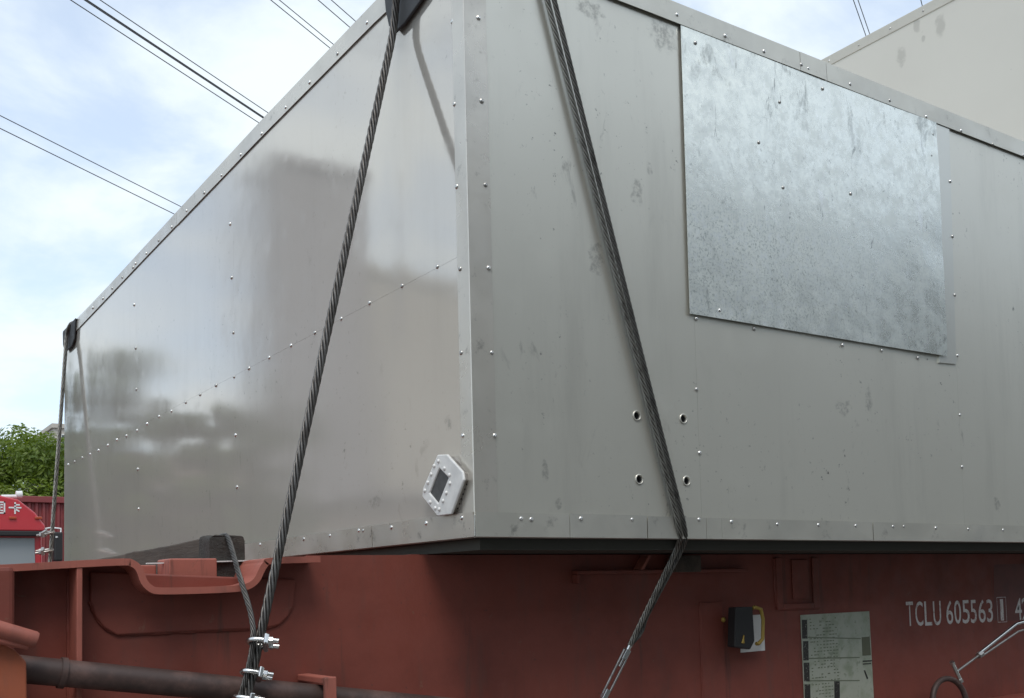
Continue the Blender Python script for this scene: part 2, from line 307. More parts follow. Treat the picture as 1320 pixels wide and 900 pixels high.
m.mix(m.rng(m.noise(5.5, 7, .7, (1, 1, .6), .8), .54, .76, 0, .36), (.45, .47, .46))
m.mix(m.rng(m.noise(19, 6, .75, (1, 1, .35), 1.0), .61, .70, 0, .7), (.26, .27, .265))
m.mix(m.math('MULTIPLY', m.rng(m.noise(55, 5, .75), .60, .68), m.rng(m.noise(3.1, 3), .45, .62, 0, .8)), (.24, .25, .245))
m.mix(m.math('MULTIPLY', m.rng(m.noise(9, 6, .7, (1.6, 1, .35), 1.4), .62, .67), .55), (.93, .94, .92))
spz = N(m.t, 'ShaderNodeSeparateXYZ'); m.t.links.new(m.co(), spz.inputs[0])
low = m.math('MULTIPLY', m.rng(spz.outputs[2], 1.06, .96), m.rng(spz.outputs[0], 2.0, 1.0, .25, 1))   # white-rust bloom on the lower part of the sheet
m.mix(m.math('MULTIPLY', m.rng(m.noise(120, 6, .75), .50, .60), m.math('MULTIPLY', low, .8)), (.36, .40, .37))
topm = m.rng(spz.outputs[2], 1.20, 1.50)
m.mix(m.math('MULTIPLY', m.rng(m.noise(11, 6, .72, (1, 1, .55), .5), .53, .66), m.math('MULTIPLY', topm, .65)), (.30, .31, .29)); m.addrough(low, .12)
m.mix(m.math('MULTIPLY', m.rng(m.noise(60, 5, .7), .5, .64), m.math('MULTIPLY', low, .6)), (.88, .9, .88))
m.addrough(m.rng(m.noise(14, 6, .7), .4, .7), .15); m.bump(m.noise(2.2, 2), .006, .5).bump(m.noise(26, 3), .0012, .3); S['galv'] = m.m
m = Mat('beige_cladding', (.66, .625, .55), .42, .25); m.mix(m.rng(m.noise(1.6, 5), .4, .7, 0, .3), (.60, .565, .495))
for (a, b, rx, ry) in D['beige_smudge']:
    m.mix(m.math('MULTIPLY', m.ellipse((1, 2), a, b, rx, ry, .8, 22), .38), (.30, .28, .24))
m.mix(m.rng(m.noise(21, 6, .75), .64, .75, 0, .3), (.35, .32, .27)); m.bump(m.noise(1.5, 2), .004, .3); S['beige'] = m.m
m = Mat('beige_trim', (.56, .53, .46), .42, .3); m.mix(m.rng(m.noise(12, 5, .7), .5, .75, 0, .4), (.45, .42, .36)); S['beige_trim'] = m.m
def red(name, base):
    m = Mat(name, base, .5, 0); d = tuple(c*.62 for c in base)
    m.mix(m.rng(m.noise(3.5, 6, .65), .4, .75, 0, .7), d); m.mix(m.rng(m.noise(9, 6, .7, (1, 1, .18)), .52, .8, 0, .55), (.10, .062, .05))
    m.mix(m.rng(m.noise(45, 6, .8), .63, .70, 0, .7), (.055, .035, .03)); m.mix(m.math('MULTIPLY', m.rng(m.noise(26, 5, .7, (1, 1, .07)), .56, .68), m.rng(m.noise(2.2, 3), .42, .62, 0, .55)), (.075, .042, .032)); m.mix(m.math('MULTIPLY', m.rng(m.noise(17, 7, .78, (1, 1, 1), .5), .64, .67), .6), (.20, .10, .065)); m.mix(m.rng(m.noise(5, 5, .7), .60, .8, 0, .22), (.32, .13, .09))
    m.addrough(m.rng(m.noise(11, 5), .3, .7), .2); m.bump(m.noise(60, 4, .6), .0012, .35).bump(m.noise(4, 2), .006, .35); return m.m
S['red'] = red('oxide_red_paint', (.218, .054, .036)); S['red_lit'] = red('lit_red_paint', (.38, .118, .084)); S['orange'] = red('orange_primer', (.36, .098, .045))  # second red is the rack paint lightened for parts that catch light
m = Mat('pipe_paint', (.055, .033, .028), .55); m.mix(m.rng(m.noise(8, 6, .7), .45, .7, 0, .7), (.15, .085, .07)); m.bump(m.noise(40, 4), .001, .4); S['pipe'] = m.m
m = Mat('wire_rope', (.13, .123, .115), .40, .75); m.mix(m.rng(m.noise(30, 5), .42, .7, 0, .8), (.055, .047, .04)); m.bump(m.noise(500, 1), .0006, .4); S['rope'] = m.m
m = Mat('wire_rope_pale', (.25, .24, .215), .36, .8); m.mix(m.rng(m.noise(30, 5), .45, .7, 0, .7), (.10, .09, .08)); S['rope_pale'] = m.m
m = Mat('wire_rope_mid', (.17, .162, .148), .36, .8); m.mix(m.rng(m.noise(30, 5), .45, .7, 0, .7), (.06, .055, .05)); S['rope_mid'] = m.m
S['grease'] = Mat('rope_grease', (.018, .016, .014), .6).m
S['zinc'] = Mat('zinc_plate', (.74, .74, .72), .24, 1).m
m = Mat('old_zinc', (.42, .40, .38), .36, .9); m.mix(m.rng(m.noise(25, 5), .45, .7, 0, .7), (.16, .13, .11)); S['old_zinc'] = m.m
m = Mat('rubber', (.035, .037, .04), .62); m.mix(m.rng(m.noise(9, 5), .4, .7, 0, .5), (.075, .078, .08)); m.bump(m.noise(30, 4), .002, .5); S['rubber'] = m.m
m = Mat('rough_rubber', (.045, .041, .036), .85); m.mix(m.rng(m.noise(14, 6), .45, .7, 0, .7), (.10, .085, .07)); m.bump(m.noise(35, 6, .75), .012, .9); S['rough_rubber'] = m.m
m = Mat('black_plastic', (.016, .015, .015), .6); S['black'] = m.m
m = Mat('dark_timber', (.085, .068, .052), .85); m.mix(m.rng(m.noise(12, 7, .7, (1, .12, 1), .5), .4, .7, 0, .9), (.033, .027, .022)); m.mix(m.rng(m.noise(6, 5), .55, .7, 0, .5), (.15, .10, .075)); m.bump(m.noise(40, 6, .7, (1, .1, 1)), .006, .7); S['timber'] = m.m
m = Mat('pale_timber', (.42, .33, .22), .8); m.mix(m.rng(m.noise(9, 7, .7, (.1, 1, 1), .5), .4, .7, 0, .7), (.25, .18, .12)); m.bump(m.noise(30, 6, .7, (.1, 1, 1)), .004, .5); S['pale_timber'] = m.m
m = Mat('vent_alu', (.80, .785, .75), .42, .2); m.mix(m.rng(m.noise(20, 5), .4, .7, 0, .5), (.56, .55, .53)); S['alu'] = m.m
m = Mat('vent_dark_sheet', (.10, .10, .098), .5, .4); m.mix(m.rng(m.noise(60, 4), .4, .7, 0, .5), (.055, .055, .053)); S['vent_dark'] = m.m  # dark colour for the shaded vent opening
m = Mat('white_paint', (.66, .62, .59), .6); m.mix(m.rng(m.noise(70, 5, .7), .50, .66, 0, .65), (.26, .13, .11)); S['white_paint'] = m.m
m = Mat('placard_paper', (.40, .42, .34), .55); m.mix(m.rng(m.noise(15, 5), .42, .7, 0, .8), (.24, .28, .19)); m.mix(m.rng(m.noise(50, 4), .58, .7, 0, .5), (.16, .19, .13)); S['placard'] = m.m
m = Mat('print_black', (.03, .028, .024), .5); m.mix(m.rng(m.noise(180, 3), .60, .68, 0, .7), (.35, .35, .30)); S['print'] = m.m
S['print_olive'] = Mat('print_olive', (.12, .125, .08), .6).m; S['print_line'] = Mat('print_line', (.17, .19, .13), .6).m
S['white'] = Mat('white_plastic', (.74, .74, .72), .45).m; S['yellow'] = Mat('yellow_coating', (.36, .24, .045), .6).m; S['paper'] = Mat('white_card', (.70, .69, .66), .6).m
m = Mat('repainted_red', (.155, .045, .036), .55); m.mix(m.rng(m.noise(14, 5), .4, .7, 0, .5), (.10, .035, .03)); S['red_patch'] = m.m
m = Mat('asphalt_yard', (.105, .10, .095), .85); m.mix(m.rng(m.noise(.12, 8, .65), .4, .7, 0, .7), (.15, .145, .135)); m.mix(m.rng(m.noise(1.1, 6, .7), .55, .75, 0, .6), (.06, .058, .055)); m.bump(m.noise(25, 5), .01, .4); S['yard'] = m.m
m = Mat('cab_red', (.50, .035, .045), .28, 0); m.b.inputs['Coat Weight'].default_value = .5; m.mix(m.rng(m.noise(5, 5), .5, .8, 0, .4), (.36, .05, .055)); S['cab_red'] = m.m
S['glass'] = Mat('windscreen', (.27, .29, .30), .12, 0, **{'Specular IOR Level': .8}).m
S['lamp_amber'] = Mat('amber_lens', (.38, .06, .02), .3).m
m = Mat('container_red', (.22, .04, .04), .55); m.mix(m.rng(m.noise(2, 6), .45, .75, 0, .6), (.14, .035, .034)); S['container'] = m.m
m = Mat('bark', (.09, .065, .045), .9); m.bump(m.noise(14, 5, .6, (1, 1, .2)), .03, .8); S['bark'] = m.m
def leaf(name, c):
    m = Mat(name, c, .5); 
    gi = N(m.t, 'ShaderNodeNewGeometry'); v = m.rng(gi.outputs['Random Per Island'], 0, 1, 0, .75, False); m.mix(v, (c[0]*1.9, c[1]*1.55, c[2]*1.2))
    m.mix(m.rng(m.noise(.55, 4), .45, .62, 0, .7), (c[0]*.55, c[1]*.6, c[2]*.6))
    m.b.inputs['Transmission Weight'].default_value = 0
    tr = N(m.t, 'ShaderNodeBsdfTranslucent'); tr.inputs[0].default_value = (c[0]*2.2, c[1]*2.0, c[2]*1.0, 1); mx = N(m.t, 'ShaderNodeMixShader'); mx.inputs[0].default_value = .3
    out = [n for n in m.t.nodes if n.type == 'OUTPUT_MATERIAL'][0]; m.t.links.new(m.b.outputs[0], mx.inputs[1]); m.t.links.new(tr.outputs[0], mx.inputs[2]); m.t.links.new(mx.outputs[0], out.inputs[0]); return m.m
S['leaf'] = leaf('leaves_bright', (.115, .175, .03)); S['leaf2'] = leaf('leaves_dark', (.07, .115, .026))
m = Mat('brown_brick', (.30, .25, .215), .85); m.mix(m.rng(m.noise(.9, 6), .4, .7, 0, .6), (.20, .165, .14)); S['brown'] = m.m
m = Mat('render_grey', (.33, .31, .32), .8); m.mix(m.rng(m.noise(.8, 6), .4, .7, 0, .5), (.26, .245, .255)); S['wall'] = m.m
m = Mat('render_beige', (.50, .46, .40), .8); m.mix(m.rng(m.noise(.5, 6), .4, .7, 0, .4), (.42, .38, .33)); S['wall_beige'] = m.m
m = Mat('hall_sheet', (.24, .24, .225), .6); m.mix(m.rng(m.noise(.6, 6), .4, .7, 0, .5), (.17, .165, .155)); S['hall'] = m.m
S['pane'] = Mat('window_pane', (.05, .06, .07), .08, 0).m; S['cable_line'] = Mat('line_conductor', (.10, .10, .105), .5, .3).m; S['tyre'] = Mat('tyre', (.02, .02, .02), .8).m
S['olive'] = Mat('dark_olive', (.060, .058, .047), .8).m  # one even dark olive for the box underside and base
S['inside'] = Mat('hole_dark', (.05, .05, .05), .9).m  # near-black, carries the darkness of the bolt holes as colour

# ------------------------------------------------------------------ ground
g = MB().add([(-900, -900, 0), (900, -900, 0), (900, 900, 0), (-900, 900, 0)], [(0, 1, 2, 3)]).build('ground', S['yard']); g['kind'] = 'structure'

# ------------------------------------------------------------------ steel-clad box
LX, LY, H = 3.3, 4.89, 1.60
seam_y = [0, 1.73, 3.15, LY]; mid = .7245
sx = [0, D['seams'][0][0], D['seams'][1][0], LX]
box = thing('steel_clad_box', 'low grey stainless steel clad box lashed on the red flat rack', 'steel box', (0, 0, ZB))
def top_z(y):                                   # the top edge of the end wall bows a little
    k = [(0, 1.602), (.5, 1.619), (1.4, 1.621), (3, 1.604), (LY, 1.578)]
    for (a, p), (b, q) in zip(k, k[1:]):
        if y <= b: return p+(q-p)*(y-a)/(b-a)
    return k[-1][1]
def wav(a, b, seed):                            # oil-canning of the thin sheet, metres
    v = noise.noise(Vector((a*.9, b*.45, seed)))*.0040+noise.noise(Vector((a*2.6, b*1.6, seed+9)))*.0009
    return v
def surf(face, a, b):                           # outward offset (negative) of the wavy sheet at a point
    wmax = LY if face == 'x' else LX
    e = max(0., min(1., min(a, wmax-a, b, 1.6-b)/.28)); e = e*e*(3-2*e)
    d = wav(a, b, 1.3 if face == 'x' else 4.4)*e
    if face == 'x': d += .0012*math.exp(-((a-.36-(1.6-b)*.05)/.06)**2)*max(0, min(1, (b-.35)/.5))*e
    return d
def panel(name, face, a0, a1, b0, b1, mat, na=40, nb=28, seed=0., hole=None):
    """thin wavy sheet; face 'x' spans (y,z) at x=0, face 'y' spans (x,z) at y=0"""
    g_ = .00025; vs = []; fs = []
    for j in range(nb+1):
        for i in range(na+1):
            a = a0+g_+(a1-a0-2*g_)*i/na; b = b0+g_+(b1-b0-2*g_)*j/nb
            d = surf(face, a, b)
            vs.append((d, a, b) if face == 'x' else (a, d, b))
    fs = [(j*(na+1)+i, j*(na+1)+i+1, (j+1)*(na+1)+i+1, (j+1)*(na+1)+i) for j in range(nb) for i in range(na)]
    if face == 'x': fs = [f[::-1] for f in fs]
    me = bpy.data.meshes.new(name); me.from_pydata(vs, [], fs); me.materials.append(mat)
    for q in me.polygons: q.use_smooth = True
    bm = bmesh.new(); bm.from_mesh(me)
    for e in bm.edges:
        if e.is_boundary: e.smooth = False
    bm.to_mesh(me); bm.free()
    o = bpy.data.objects.new(name, me); col.objects.link(o); o.parent = box
    s = o.modifiers.new('thickness', 'SOLIDIFY'); s.thickness = .0015; s.offset = -1
    return o
for i in range(3):
    panel('cladding_panel', 'x', seam_y[i], seam_y[i+1], 0, mid, S['steel_left'], seed=1.3)
    panel('cladding_panel', 'x', seam_y[i], seam_y[i+1], mid, 1.6, S['steel_left'], seed=1.3+.0)
right_panels = [panel('cladding_panel', 'y', sx[i], sx[i+1], 0, H, S['steel_right'], seed=4.4) for i in range(3)]
# bolt holes punched through the first side panel
hr = .0118
cut = MB()
for (x, z) in D['holes']: cut.tube([(x, -.05, z), (x, .05, z)], hr, 20)
co_ = cut.build('punch', S['inside'], None, 0, 2, (0, 0, ZB))
bm = bmesh.new(); bm.from_mesh(co_.data); bmesh.ops.remove_doubles(bm, verts=bm.verts, dist=1e-5); bmesh.ops.recalc_face_normals(bm, faces=bm.faces); bm.to_mesh(co_.data); bm.free()
for p_ in right_panels[:1]:
    p_.modifiers.clear()
    s = p_.modifiers.new('thickness', 'SOLIDIFY'); s.thickness = .0015; s.offset = -1
    bo = p_.modifiers.new('punch', 'BOOLEAN'); bo.operation = 'DIFFERENCE'; bo.object = co_; bo.solver = 'EXACT'
bpy.context.view_layer.update(); dg = bpy.context.evaluated_depsgraph_get()
for p_ in right_panels[:1]:
    me = bpy.data.meshes.new_from_object(p_.evaluated_get(dg)); p_.modifiers.clear(); p_.data = me
    bm = bmesh.new(); bm.from_mesh(me)
    for e in bm.edges:
        if len(e.link_faces) == 2 and e.calc_face_angle(0) > R_(25): e.smooth = False
    bm.to_mesh(me); bm.free()
bpy.data.objects.remove(co_)
def lathe(prof, n=20):
    """profile of (radius, height) around +Z"""
    b = MB(); vs = []
    for (r, h) in prof: vs += [(r*math.cos(2*math.pi*k/n), r*math.sin(2*math.pi*k/n), h) for k in range(n)]
    b.add(vs, [(i*n+k, i*n+(k+1) % n, (i+1)*n+(k+1) % n, (i+1)*n+k) for i in range(len(prof)-1) for k in range(n)], True); return b
sl = lathe([(hr+.0035, .0001), (hr+.003, .0022), (hr+.0005, .0030), (hr-.0008, .0015), (hr-.0012, -.004)], 24)
sl0 = sl.build('bolt_hole', S['trim_side'], box)
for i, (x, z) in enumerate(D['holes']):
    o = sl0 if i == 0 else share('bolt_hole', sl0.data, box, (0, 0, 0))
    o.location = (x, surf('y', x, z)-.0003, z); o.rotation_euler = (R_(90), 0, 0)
    sv_ = lathe([(hr-.0011, -.003), (hr-.0011, -.06), (0, -.06)], 20).build('hole_sleeve', S['inside'], o)  # sleeve coloured dark so the hole reads as shaded inside
# unseen sides, roof and floor
MB().box((.004, LY-.02, .004), (LX-.004, LY, H-.02)).build('rear_wall', S['steel_right'], box)
MB().box((LX-.02, .004, .004), (LX, LY-.024, H-.02)).build('end_wall', S['steel_left'], box)
roof = MB()
ys = [.004+(LY-.008)*i/12 for i in range(13)]
roof.add([(x, y, top_z(y)-.006-dz) for dz in (0, .02) for y in ys for x in (.004, LX-.004)],
         [(2*i, 2*i+1, 2*i+3, 2*i+2) for i in range(12)]+[(26+2*i, 28+2*i, 29+2*i, 27+2*i) for i in range(12)]+[(0, 2, 28, 26)]).build('roof', S['trim_side'], box)
MB().box((.006, .006, -.0012), (LX-.006, LY-.026, .02)).build('floor_sheet', S['olive'], box)
MB().box((.035, .035, -.031), (LX-.03, LY-.05, -.0016)).build('base_frame', S['olive'], box)
# trims: folded angles standing 3 mm off the sheets
T = .0032
# vertical corner angle
MB().prism([(-T, .054), (-T, .0), (-T+.0004, -T+.0012), (-T+.0014, -T+.0003), (0, -T), (.067, -T), (.067, -T+.0016), (.0012, -T+.0016), (-T+.0016, .0016), (-T+.0016, .054)], 'z', .0, 1.60).build('corner_trim', S['trim'], box, .0004)
MB().box((-T*1.4, -T*1.4, 0), (.0035, .0035, .055)).build('corner_fold', S['rivet'], box, .001)
def angle_left(y0, y1, n, zf, lip, name, up_=True, off=T, fold=.004):
    vs = []; fs = []
    for i in range(n+1):
        y = y0+(y1-y0)*i/n; z = zf(y); l = z-lip if up_ else z+lip
        wob = noise.noise(Vector((y*3, 0, 5)))*.0008
        vs += [(-off-.0012-wob, y, l), (-off, y, z), (fold, y, z+(.0015 if up_ else -.0025)), (fold, y, z+(-.0005 if up_ else -.001)), (-off+.0018, y, z-(.0018 if up_ else -.0018)), (-off+.0006-wob, y, l)]
    for i in range(n):
        for k in range(6): fs.append((i*6+k, i*6+(k+1) % 6, i*6+6+(k+1) % 6, i*6+6+k))
    fs += [tuple(range(6)), tuple(range(n*6+5, n*6-1, -1))]
    return MB().add(vs, fs).build(name, S['trim'], box)
angle_left(-.001, 2.46, 20, top_z, .064, 'top_trim', off=.0046); angle_left(2.463, LY, 20, top_z, .062, 'top_trim', off=.0044)
angle_left(.0, .555, 6, lambda y: 0, .0625, 'bottom_trim', False, .0052); angle_left(.558, 2.9, 12, lambda y: .0, .0625, 'bottom_trim', False, .0056); angle_left(2.903, LY, 12, lambda y: .0, .0625, 'bottom_trim', False, .0052)
def angle_right(x0, x1, z, lip, name, up_=True, off=T, n=8, fold=.004):
    vs = []; fs = []
    for i in range(n+1):
        x = x0+(x1-x0)*i/n; l = z-lip if up_ else z+lip; wob = noise.noise(Vector((x*4, 3, 5)))*.002
        vs += [(x, -off-.0012-wob, l), (x, -off, z), (x, fold, z+(.0015 if up_ else -.0025)), (x, fold, z+(-.0005 if up_ else -.001)), (x, -off+.0018, z-(.0018 if up_ else -.0018)), (x, -off+.0006-wob, l)]
    for i in range(n):
        for k in range(6): fs.append((i*6+k, i*6+(k+1) % 6, i*6+6+(k+1) % 6, i*6+6+k))
    fs += [tuple(range(6)), tuple(range(n*6+5, n*6-1, -1))]
    return MB().add(vs, fs).build(name, S['trim_side'], box)
for i, (a, b) in enumerate([(-.002, 1.290), (1.2915, 1.42), (1.4225, 2.7), (2.7025, LX)]): angle_right(a, b, 1.601, .064, 'top_trim', off=.0086+.0006*(i % 2))
cuts = [-.002, .292, .565, .792, .855, 1.56, LX]
for i, (a, b) in enumerate(zip(cuts, cuts[1:])):
    angle_right(a+.0006, b-(.0032 if i in (1, 4) else .0006), 0, .0615+.002*(i == 1), 'bottom_trim', False, .0052+.0005*(i % 2), n=5)
# galvanised sheet fixed over the side, and the strip beside it
sh = D['sheet']; na = 24; vs = []; fs = []
for j in range(na+1):
    for i in range(na+1):
        u_, v_ = i/na, j/na
        top = (sh[0][0]*(1-u_)+sh[3][0]*u_, sh[0][1]*(1-u_)+sh[3][1]*u_); bot = (sh[1][0]*(1-u_)+sh[2][0]*u_, sh[1][1]*(1-u_)+sh[2][1]*u_)
        x = bot[0]*(1-v_)+top[0]*v_; z = bot[1]*(1-v_)+top[1]*v_
        if i == na: x += .0022*math.sin(v_*21)*math.sin(v_*5)
        lift = .006*max(0, u_*5-4)+.004*(1-v_)**2*(.4+.6*math.sin(u_*9)**2)+.005*max(0, u_*8-7)*abs(math.sin(v_*7))
        vs.append((x, surf('y', x, z)-.0065-lift*.6+noise.noise(Vector((x*1.1, z*1.3, 2)))*.0016, z))
fs = [(j*(na+1)+i, j*(na+1)+i+1, (j+1)*(na+1)+i+1, (j+1)*(na+1)+i) for j in range(na) for i in range(na)]
gs = MB().add(vs, fs, True).build('galvanised_sheet', S['galv'], box)
bm = bmesh.new(); bm.from_mesh(gs.data)
for e in bm.edges:
    if e.is_boundary: e.smooth = False
bm.to_mesh(gs.data); bm.free()
gs['label'] = 'shiny galvanised sheet with grey smears and scratches'
s = gs.modifiers.new('thickness', 'SOLIDIFY'); s.thickness = .0012; s.offset = -1
cs = D['cover_strip']
MB().prism([(cs[3][0]+.005, cs[0][1]), (cs[1][0], cs[1][1]), (cs[2][0], cs[2][1]), (cs[3][0], cs[3][1])], 'y', -.0058, -.0002).build('cover_strip', S['strip'], box, .0004)
# rivets, one by one
rv = lathe([(.0066, 0), (.0064, .0010), (.0050, .0030), (.0028, .0042), (.0011, .0040), (.0008, .0030), (0, .0030)], 12).build('rivet', S['rivet'], box)
first = True
def rivet(loc, rot, parent=box, big=1.0):
    global first
    o = rv if first else share('rivet', rv.data, parent, (0, 0, 0)); first = False
    o.location = loc; o.rotation_euler = rot; k = (.82+.25*rnd.random())*big; o.scale = (k, k, k)
RX, RY = (0, R_(-90), 0), (R_(90), 0, 0)
for (y, z) in D['rivets_left']:
    off = .0054 if (z > 1.53 or z < .064) else .0032 if y < .055 else .0003-surf('x', y, z)
    rivet((-off, y, z), RX, big=1+.10*min(4, y))
for (x, z) in D['rivets_right']:
    off = .009 if z > 1.52 else .0055 if z < .064 else .0033 if x < .067 else .0003-surf('y', x, z)
    rivet((x, -off, z), RY)
for (x, z) in D['rivets_sheet']: rivet((x, surf('y', x, z)-.0085, z), RY)
for (x, z) in D['rivets_rim']: rivet((x, -.0006+min(0, surf('y', x, z)) if x < cs[0][0] else surf('y', x, z)-.0045, z), RY)
# fastened vent plate on the end wall
vp = MB(); ol = D['vent_outline']; ih = D['vent_hole']
cy = sum(p[0] for p in ol)/8; cz = sum(p[1] for p in ol)/8
def ringplate(outer, inner, x0, x1):
    """frame between an eight-sided outline and a four-sided opening"""
    pairs = [(ih[0], 0), (ih[0], 1), (ih[1], 2), (ih[1], 3), (ih[2], 4), (ih[2], 5), (ih[3], 6), (ih[3], 7)]
    b = MB(); vs = []
    for x in (x0, x1): vs += [(x, p[0], p[1]) for p in outer]+[(x, p[0], p[1]) for p in inner]
    fs = []; nin = [0, 0, 1, 1, 2, 2, 3, 3]
    for i in range(8):
        j = (i+1) % 8; a, c = nin[i], nin[j]
        f = (i, j, 8+c, 8+a) if a != c else (i, j, 8+a)
        fs += [f, tuple(12+k for k in f)[::-1], (i, 12+i, 12+j, j)]
    for i in range(4): j = (i+1) % 4; fs.append((8+i, 8+j, 20+j, 20+i))
    return b.add(vs, fs)
vent = ringplate(ol, ih, -.022, -.014).build('vent_plate', S['alu'], box, .0035, 3)
vent['label'] = 'pale square vent plate with clipped corners and a ring of bolts'
sc_ = lambda k, pts: [(cy+(p[0]-cy)*k, cz+(p[1]-cz)*k) for p in pts]
MB().prism(sc_(.93, ol), 'x', -.0138, .001).build('vent_collar', S['old_zinc'], vent, .001)
MB().prism(sc_(1.02, ih), 'x', -.018, -.0142).build('vent_shade', S['vent_dark'], vent)  # dark sheet stands for the shade inside the opening
bt = lathe([(.0058, 0), (.0056, .001), (.0042, .003), (.0018, .0038), (0, .0038)], 10).build('vent_bolt', S['alu'], vent)
for i, (y, z) in enumerate(D['vent_bolts']):
    o = bt if i == 0 else share('vent_bolt', bt.data, vent, (0, 0, 0)); o.location = (-.0222, y, z); o.rotation_euler = RX
hb = MB().tube([(0, 0, -.001), (0, 0, .0009)], .0022, 8).build('collar_hole', S['black'], vent)
e0, e1 = Vector(sc_(.93, ol)[3]), Vector(sc_(.93, ol)[4]); nrm = Vector((e1.y-e0.y, -(e1.x-e0.x))).normalized()
if nrm.dot((e0+e1)/2-Vector((cy, cz))) < 0: nrm = -nrm
for i in range(6):
    q = e0.lerp(e1, .12+.76*i/5); o = hb if i == 0 else share('collar_hole', hb.data, vent, (0, 0, 0))
    o.location = (-.0048, q.x, q.y); o.rotation_euler = Vector((0, nrm.x, nrm.y)).to_track_quat('Z', 'Y').to_euler()

# ------------------------------------------------------------------ beige box further along
BX = 3.5; H2 = D['beige'][0][2]
bb = thing('beige_clad_box', 'taller beige clad box standing behind the grey steel one', 'clad box', (BX, 0, ZB))
MB().box((0, .05, .0), (3.4, 4.7, H2-.01)).build('wall', S['beige'], bb, .004)
MB().box((-.004, .045, H2-.058), (3.405, 4.705, H2)).build('top_trim', S['beige_trim'], bb, .002)
MB().box((-.003, .046, -.0015), (.06, .105, H2-.0585)).build('corner_trim', S['beige_trim'], bb, .002)
rb = lathe([(.006, 0), (.0055, .0015), (.003, .0035), (0, .0038)], 10).build('rivet', S['rivet'], bb)
for i in range(22):
    o = rb if i == 0 else share('rivet', rb.data, bb, (0, 0, 0)); o.location = (-.0042, .15+i*.205, H2-.03); o.rotation_euler = RX
bb.location.x = BX
S['beige']; bb_off = BX

# ------------------------------------------------------------------ red flat rack
YF, YW, ZBOT = .20, .28, -.62
rack = thing('flat_rack', 'oxide red steel flat rack carrying the clad boxes', 'flat rack', (0, 0, ZB))
fl0 = D['flange']; fl = []
for i in range(len(fl0)-1):
    P_ = [Vector(fl0[max(0, min(len(fl0)-1, i+k))]) for k in (-1, 0, 1, 2)]
    for t_ in (0, .33, .67):
        fl.append(tuple(.5*((2*P_[1])+(P_[2]-P_[0])*t_+(2*P_[0]-5*P_[1]+4*P_[2]-P_[3])*t_*t_+(3*P_[1]-P_[0]-3*P_[2]+P_[3])*t_**3)))
fl.append(fl0[-1])
MB().strip(fl, YF, YF+.17, .0155).build('flange', S['red_lit'], rack, .003, 2)
webp = [(x, z-.014) for x, z in fl[3:]]+[(-.327, -.034), (8.6, -.034), (8.6, ZBOT), (-1.0148, ZBOT)]
MB().prism(webp, 'y', YW, YW+.010).build('web_plate', S['red'], rack)
MB().box((-.325, YW+.012, -.05), (8.6, YW+.12, -.036)).build('top_flange', S['red'], rack, .002)
MB().box((-1.25, YF-.01, ZBOT-.02), (8.6, YF+.2, ZBOT-.0005)).build('bottom_flange', S['red'], rack, .003)
MB().prism(D['doubler'], 'y', YW-.008, YW-.0002).build('doubler_plate', S['red'], rack, .004, 2)
st = D['stiffener']
MB().box((st[0][0]-.006, YF+.002, ZBOT), (st[0][0]+.006, YW-.0005, st[0][1]+.002)).build('stiffener', S['red_lit'], rack, .002)
for x in (3.9, 5.4, 7.0): MB().box((x-.006, YF+.02, ZBOT), (x+.006, YW-.0005, -.04)).build('stiffener', S['red'], rack, .002)
MB().box((-1.32, YF-.004, ZBOT), (-1.0152, YF+.30, -.0572)).build('end_post', S['red'], rack, .012, 3)
bk = D['block']; MB().box((bk[3][0], .30, bk[3][1]-.02), (bk[1][0], .40, bk[0][1])).build('stop_block', S['red_lit'], rack, .004, 3)
MB().box((bk[3][0]-.05, .402, bk[3][1]-.02), (bk[3][0]-.001, .46, bk[0][1]-.012)).build('gusset', S['red_lit'], rack, .003)
MB().box((-1.30, .475, -.18), (8.6, 4.6, -.125)).build('deck', S['red'], rack)
MB().box((-1.30, 4.602, ZBOT), (8.6, 4.68, -.11)).build('far_beam', S['red'], rack)
for x in (.4, 1.6, 2.8, 4.2, 5.6): MB().box((x, .49, -.124), (x+.12, 4.55, -.0325)).build('bearer', S['timber'], rack)
MB().box((-.02, .30, -.034), (3.2, .47, -.0345+.003)).build('deck_edge', S['red'], rack)
# fittings in the shade of the overhang
le = D['ledge']; MB().box((le[0][0], YW-.03, le[0][1]-.008), (le[1][0], YW-.0004, le[0][1]+.003)).build('ledge_bar', S['red'], rack, .002)
MB().box((le[0][0], YW-.028, le[0][1]-.035), (le[0][0]+.012, YW-.0005, le[0][1]-.0085)).build('ledge_end', S['red'], rack, .002)
gp = D['ledge_gusset']; MB().prism([(gp[0][0], gp[0][1]), (gp[0][0]+.012, gp[0][1]), (gp[1][0]+.012, le[0][1]+.004), (gp[1][0], le[0][1]+.004)], 'y', YW-.04, YW-.0006).build('gusset', S['red_lit'], rack, .001)
db = D['dark_block']; MB().box((db[3][0], YW-.062, db[3][1]), (db[1][0], YW-.0305, db[0][1])).build('wedge_block', S['timber'], rack, .003)
pk = D['pocket']
for (a, b) in (((pk[0][0], pk[2][1]), (pk[0][0]+.03, -.045)), ((pk[1][0]-.03, pk[2][1]), (pk[1][0], -.045)), ((pk[0][0]+.0305, pk[2][1]), (pk[1][0]-.0305, pk[2][1]+.02))):
    MB().box((a[0], YW-.010, a[1]), (b[0], YW-.0006, b[1])).build('pocket_rim', S['red'], rack, .003)
pb = D['pocket_bar']; MB().box((pb[0][0], YW-.007, pb[2][1]), (pb[1][0], YW-.0007, pb[0][1])).build('pocket_bar', S['red'], rack, .003)
sw = D['seam_web'][0][0]; MB().box((sw-.012, YW-.006, ZBOT), (sw+.09, YW-.0003, sw*0-.19)).build('joint_plate', S['red'], rack, .002)
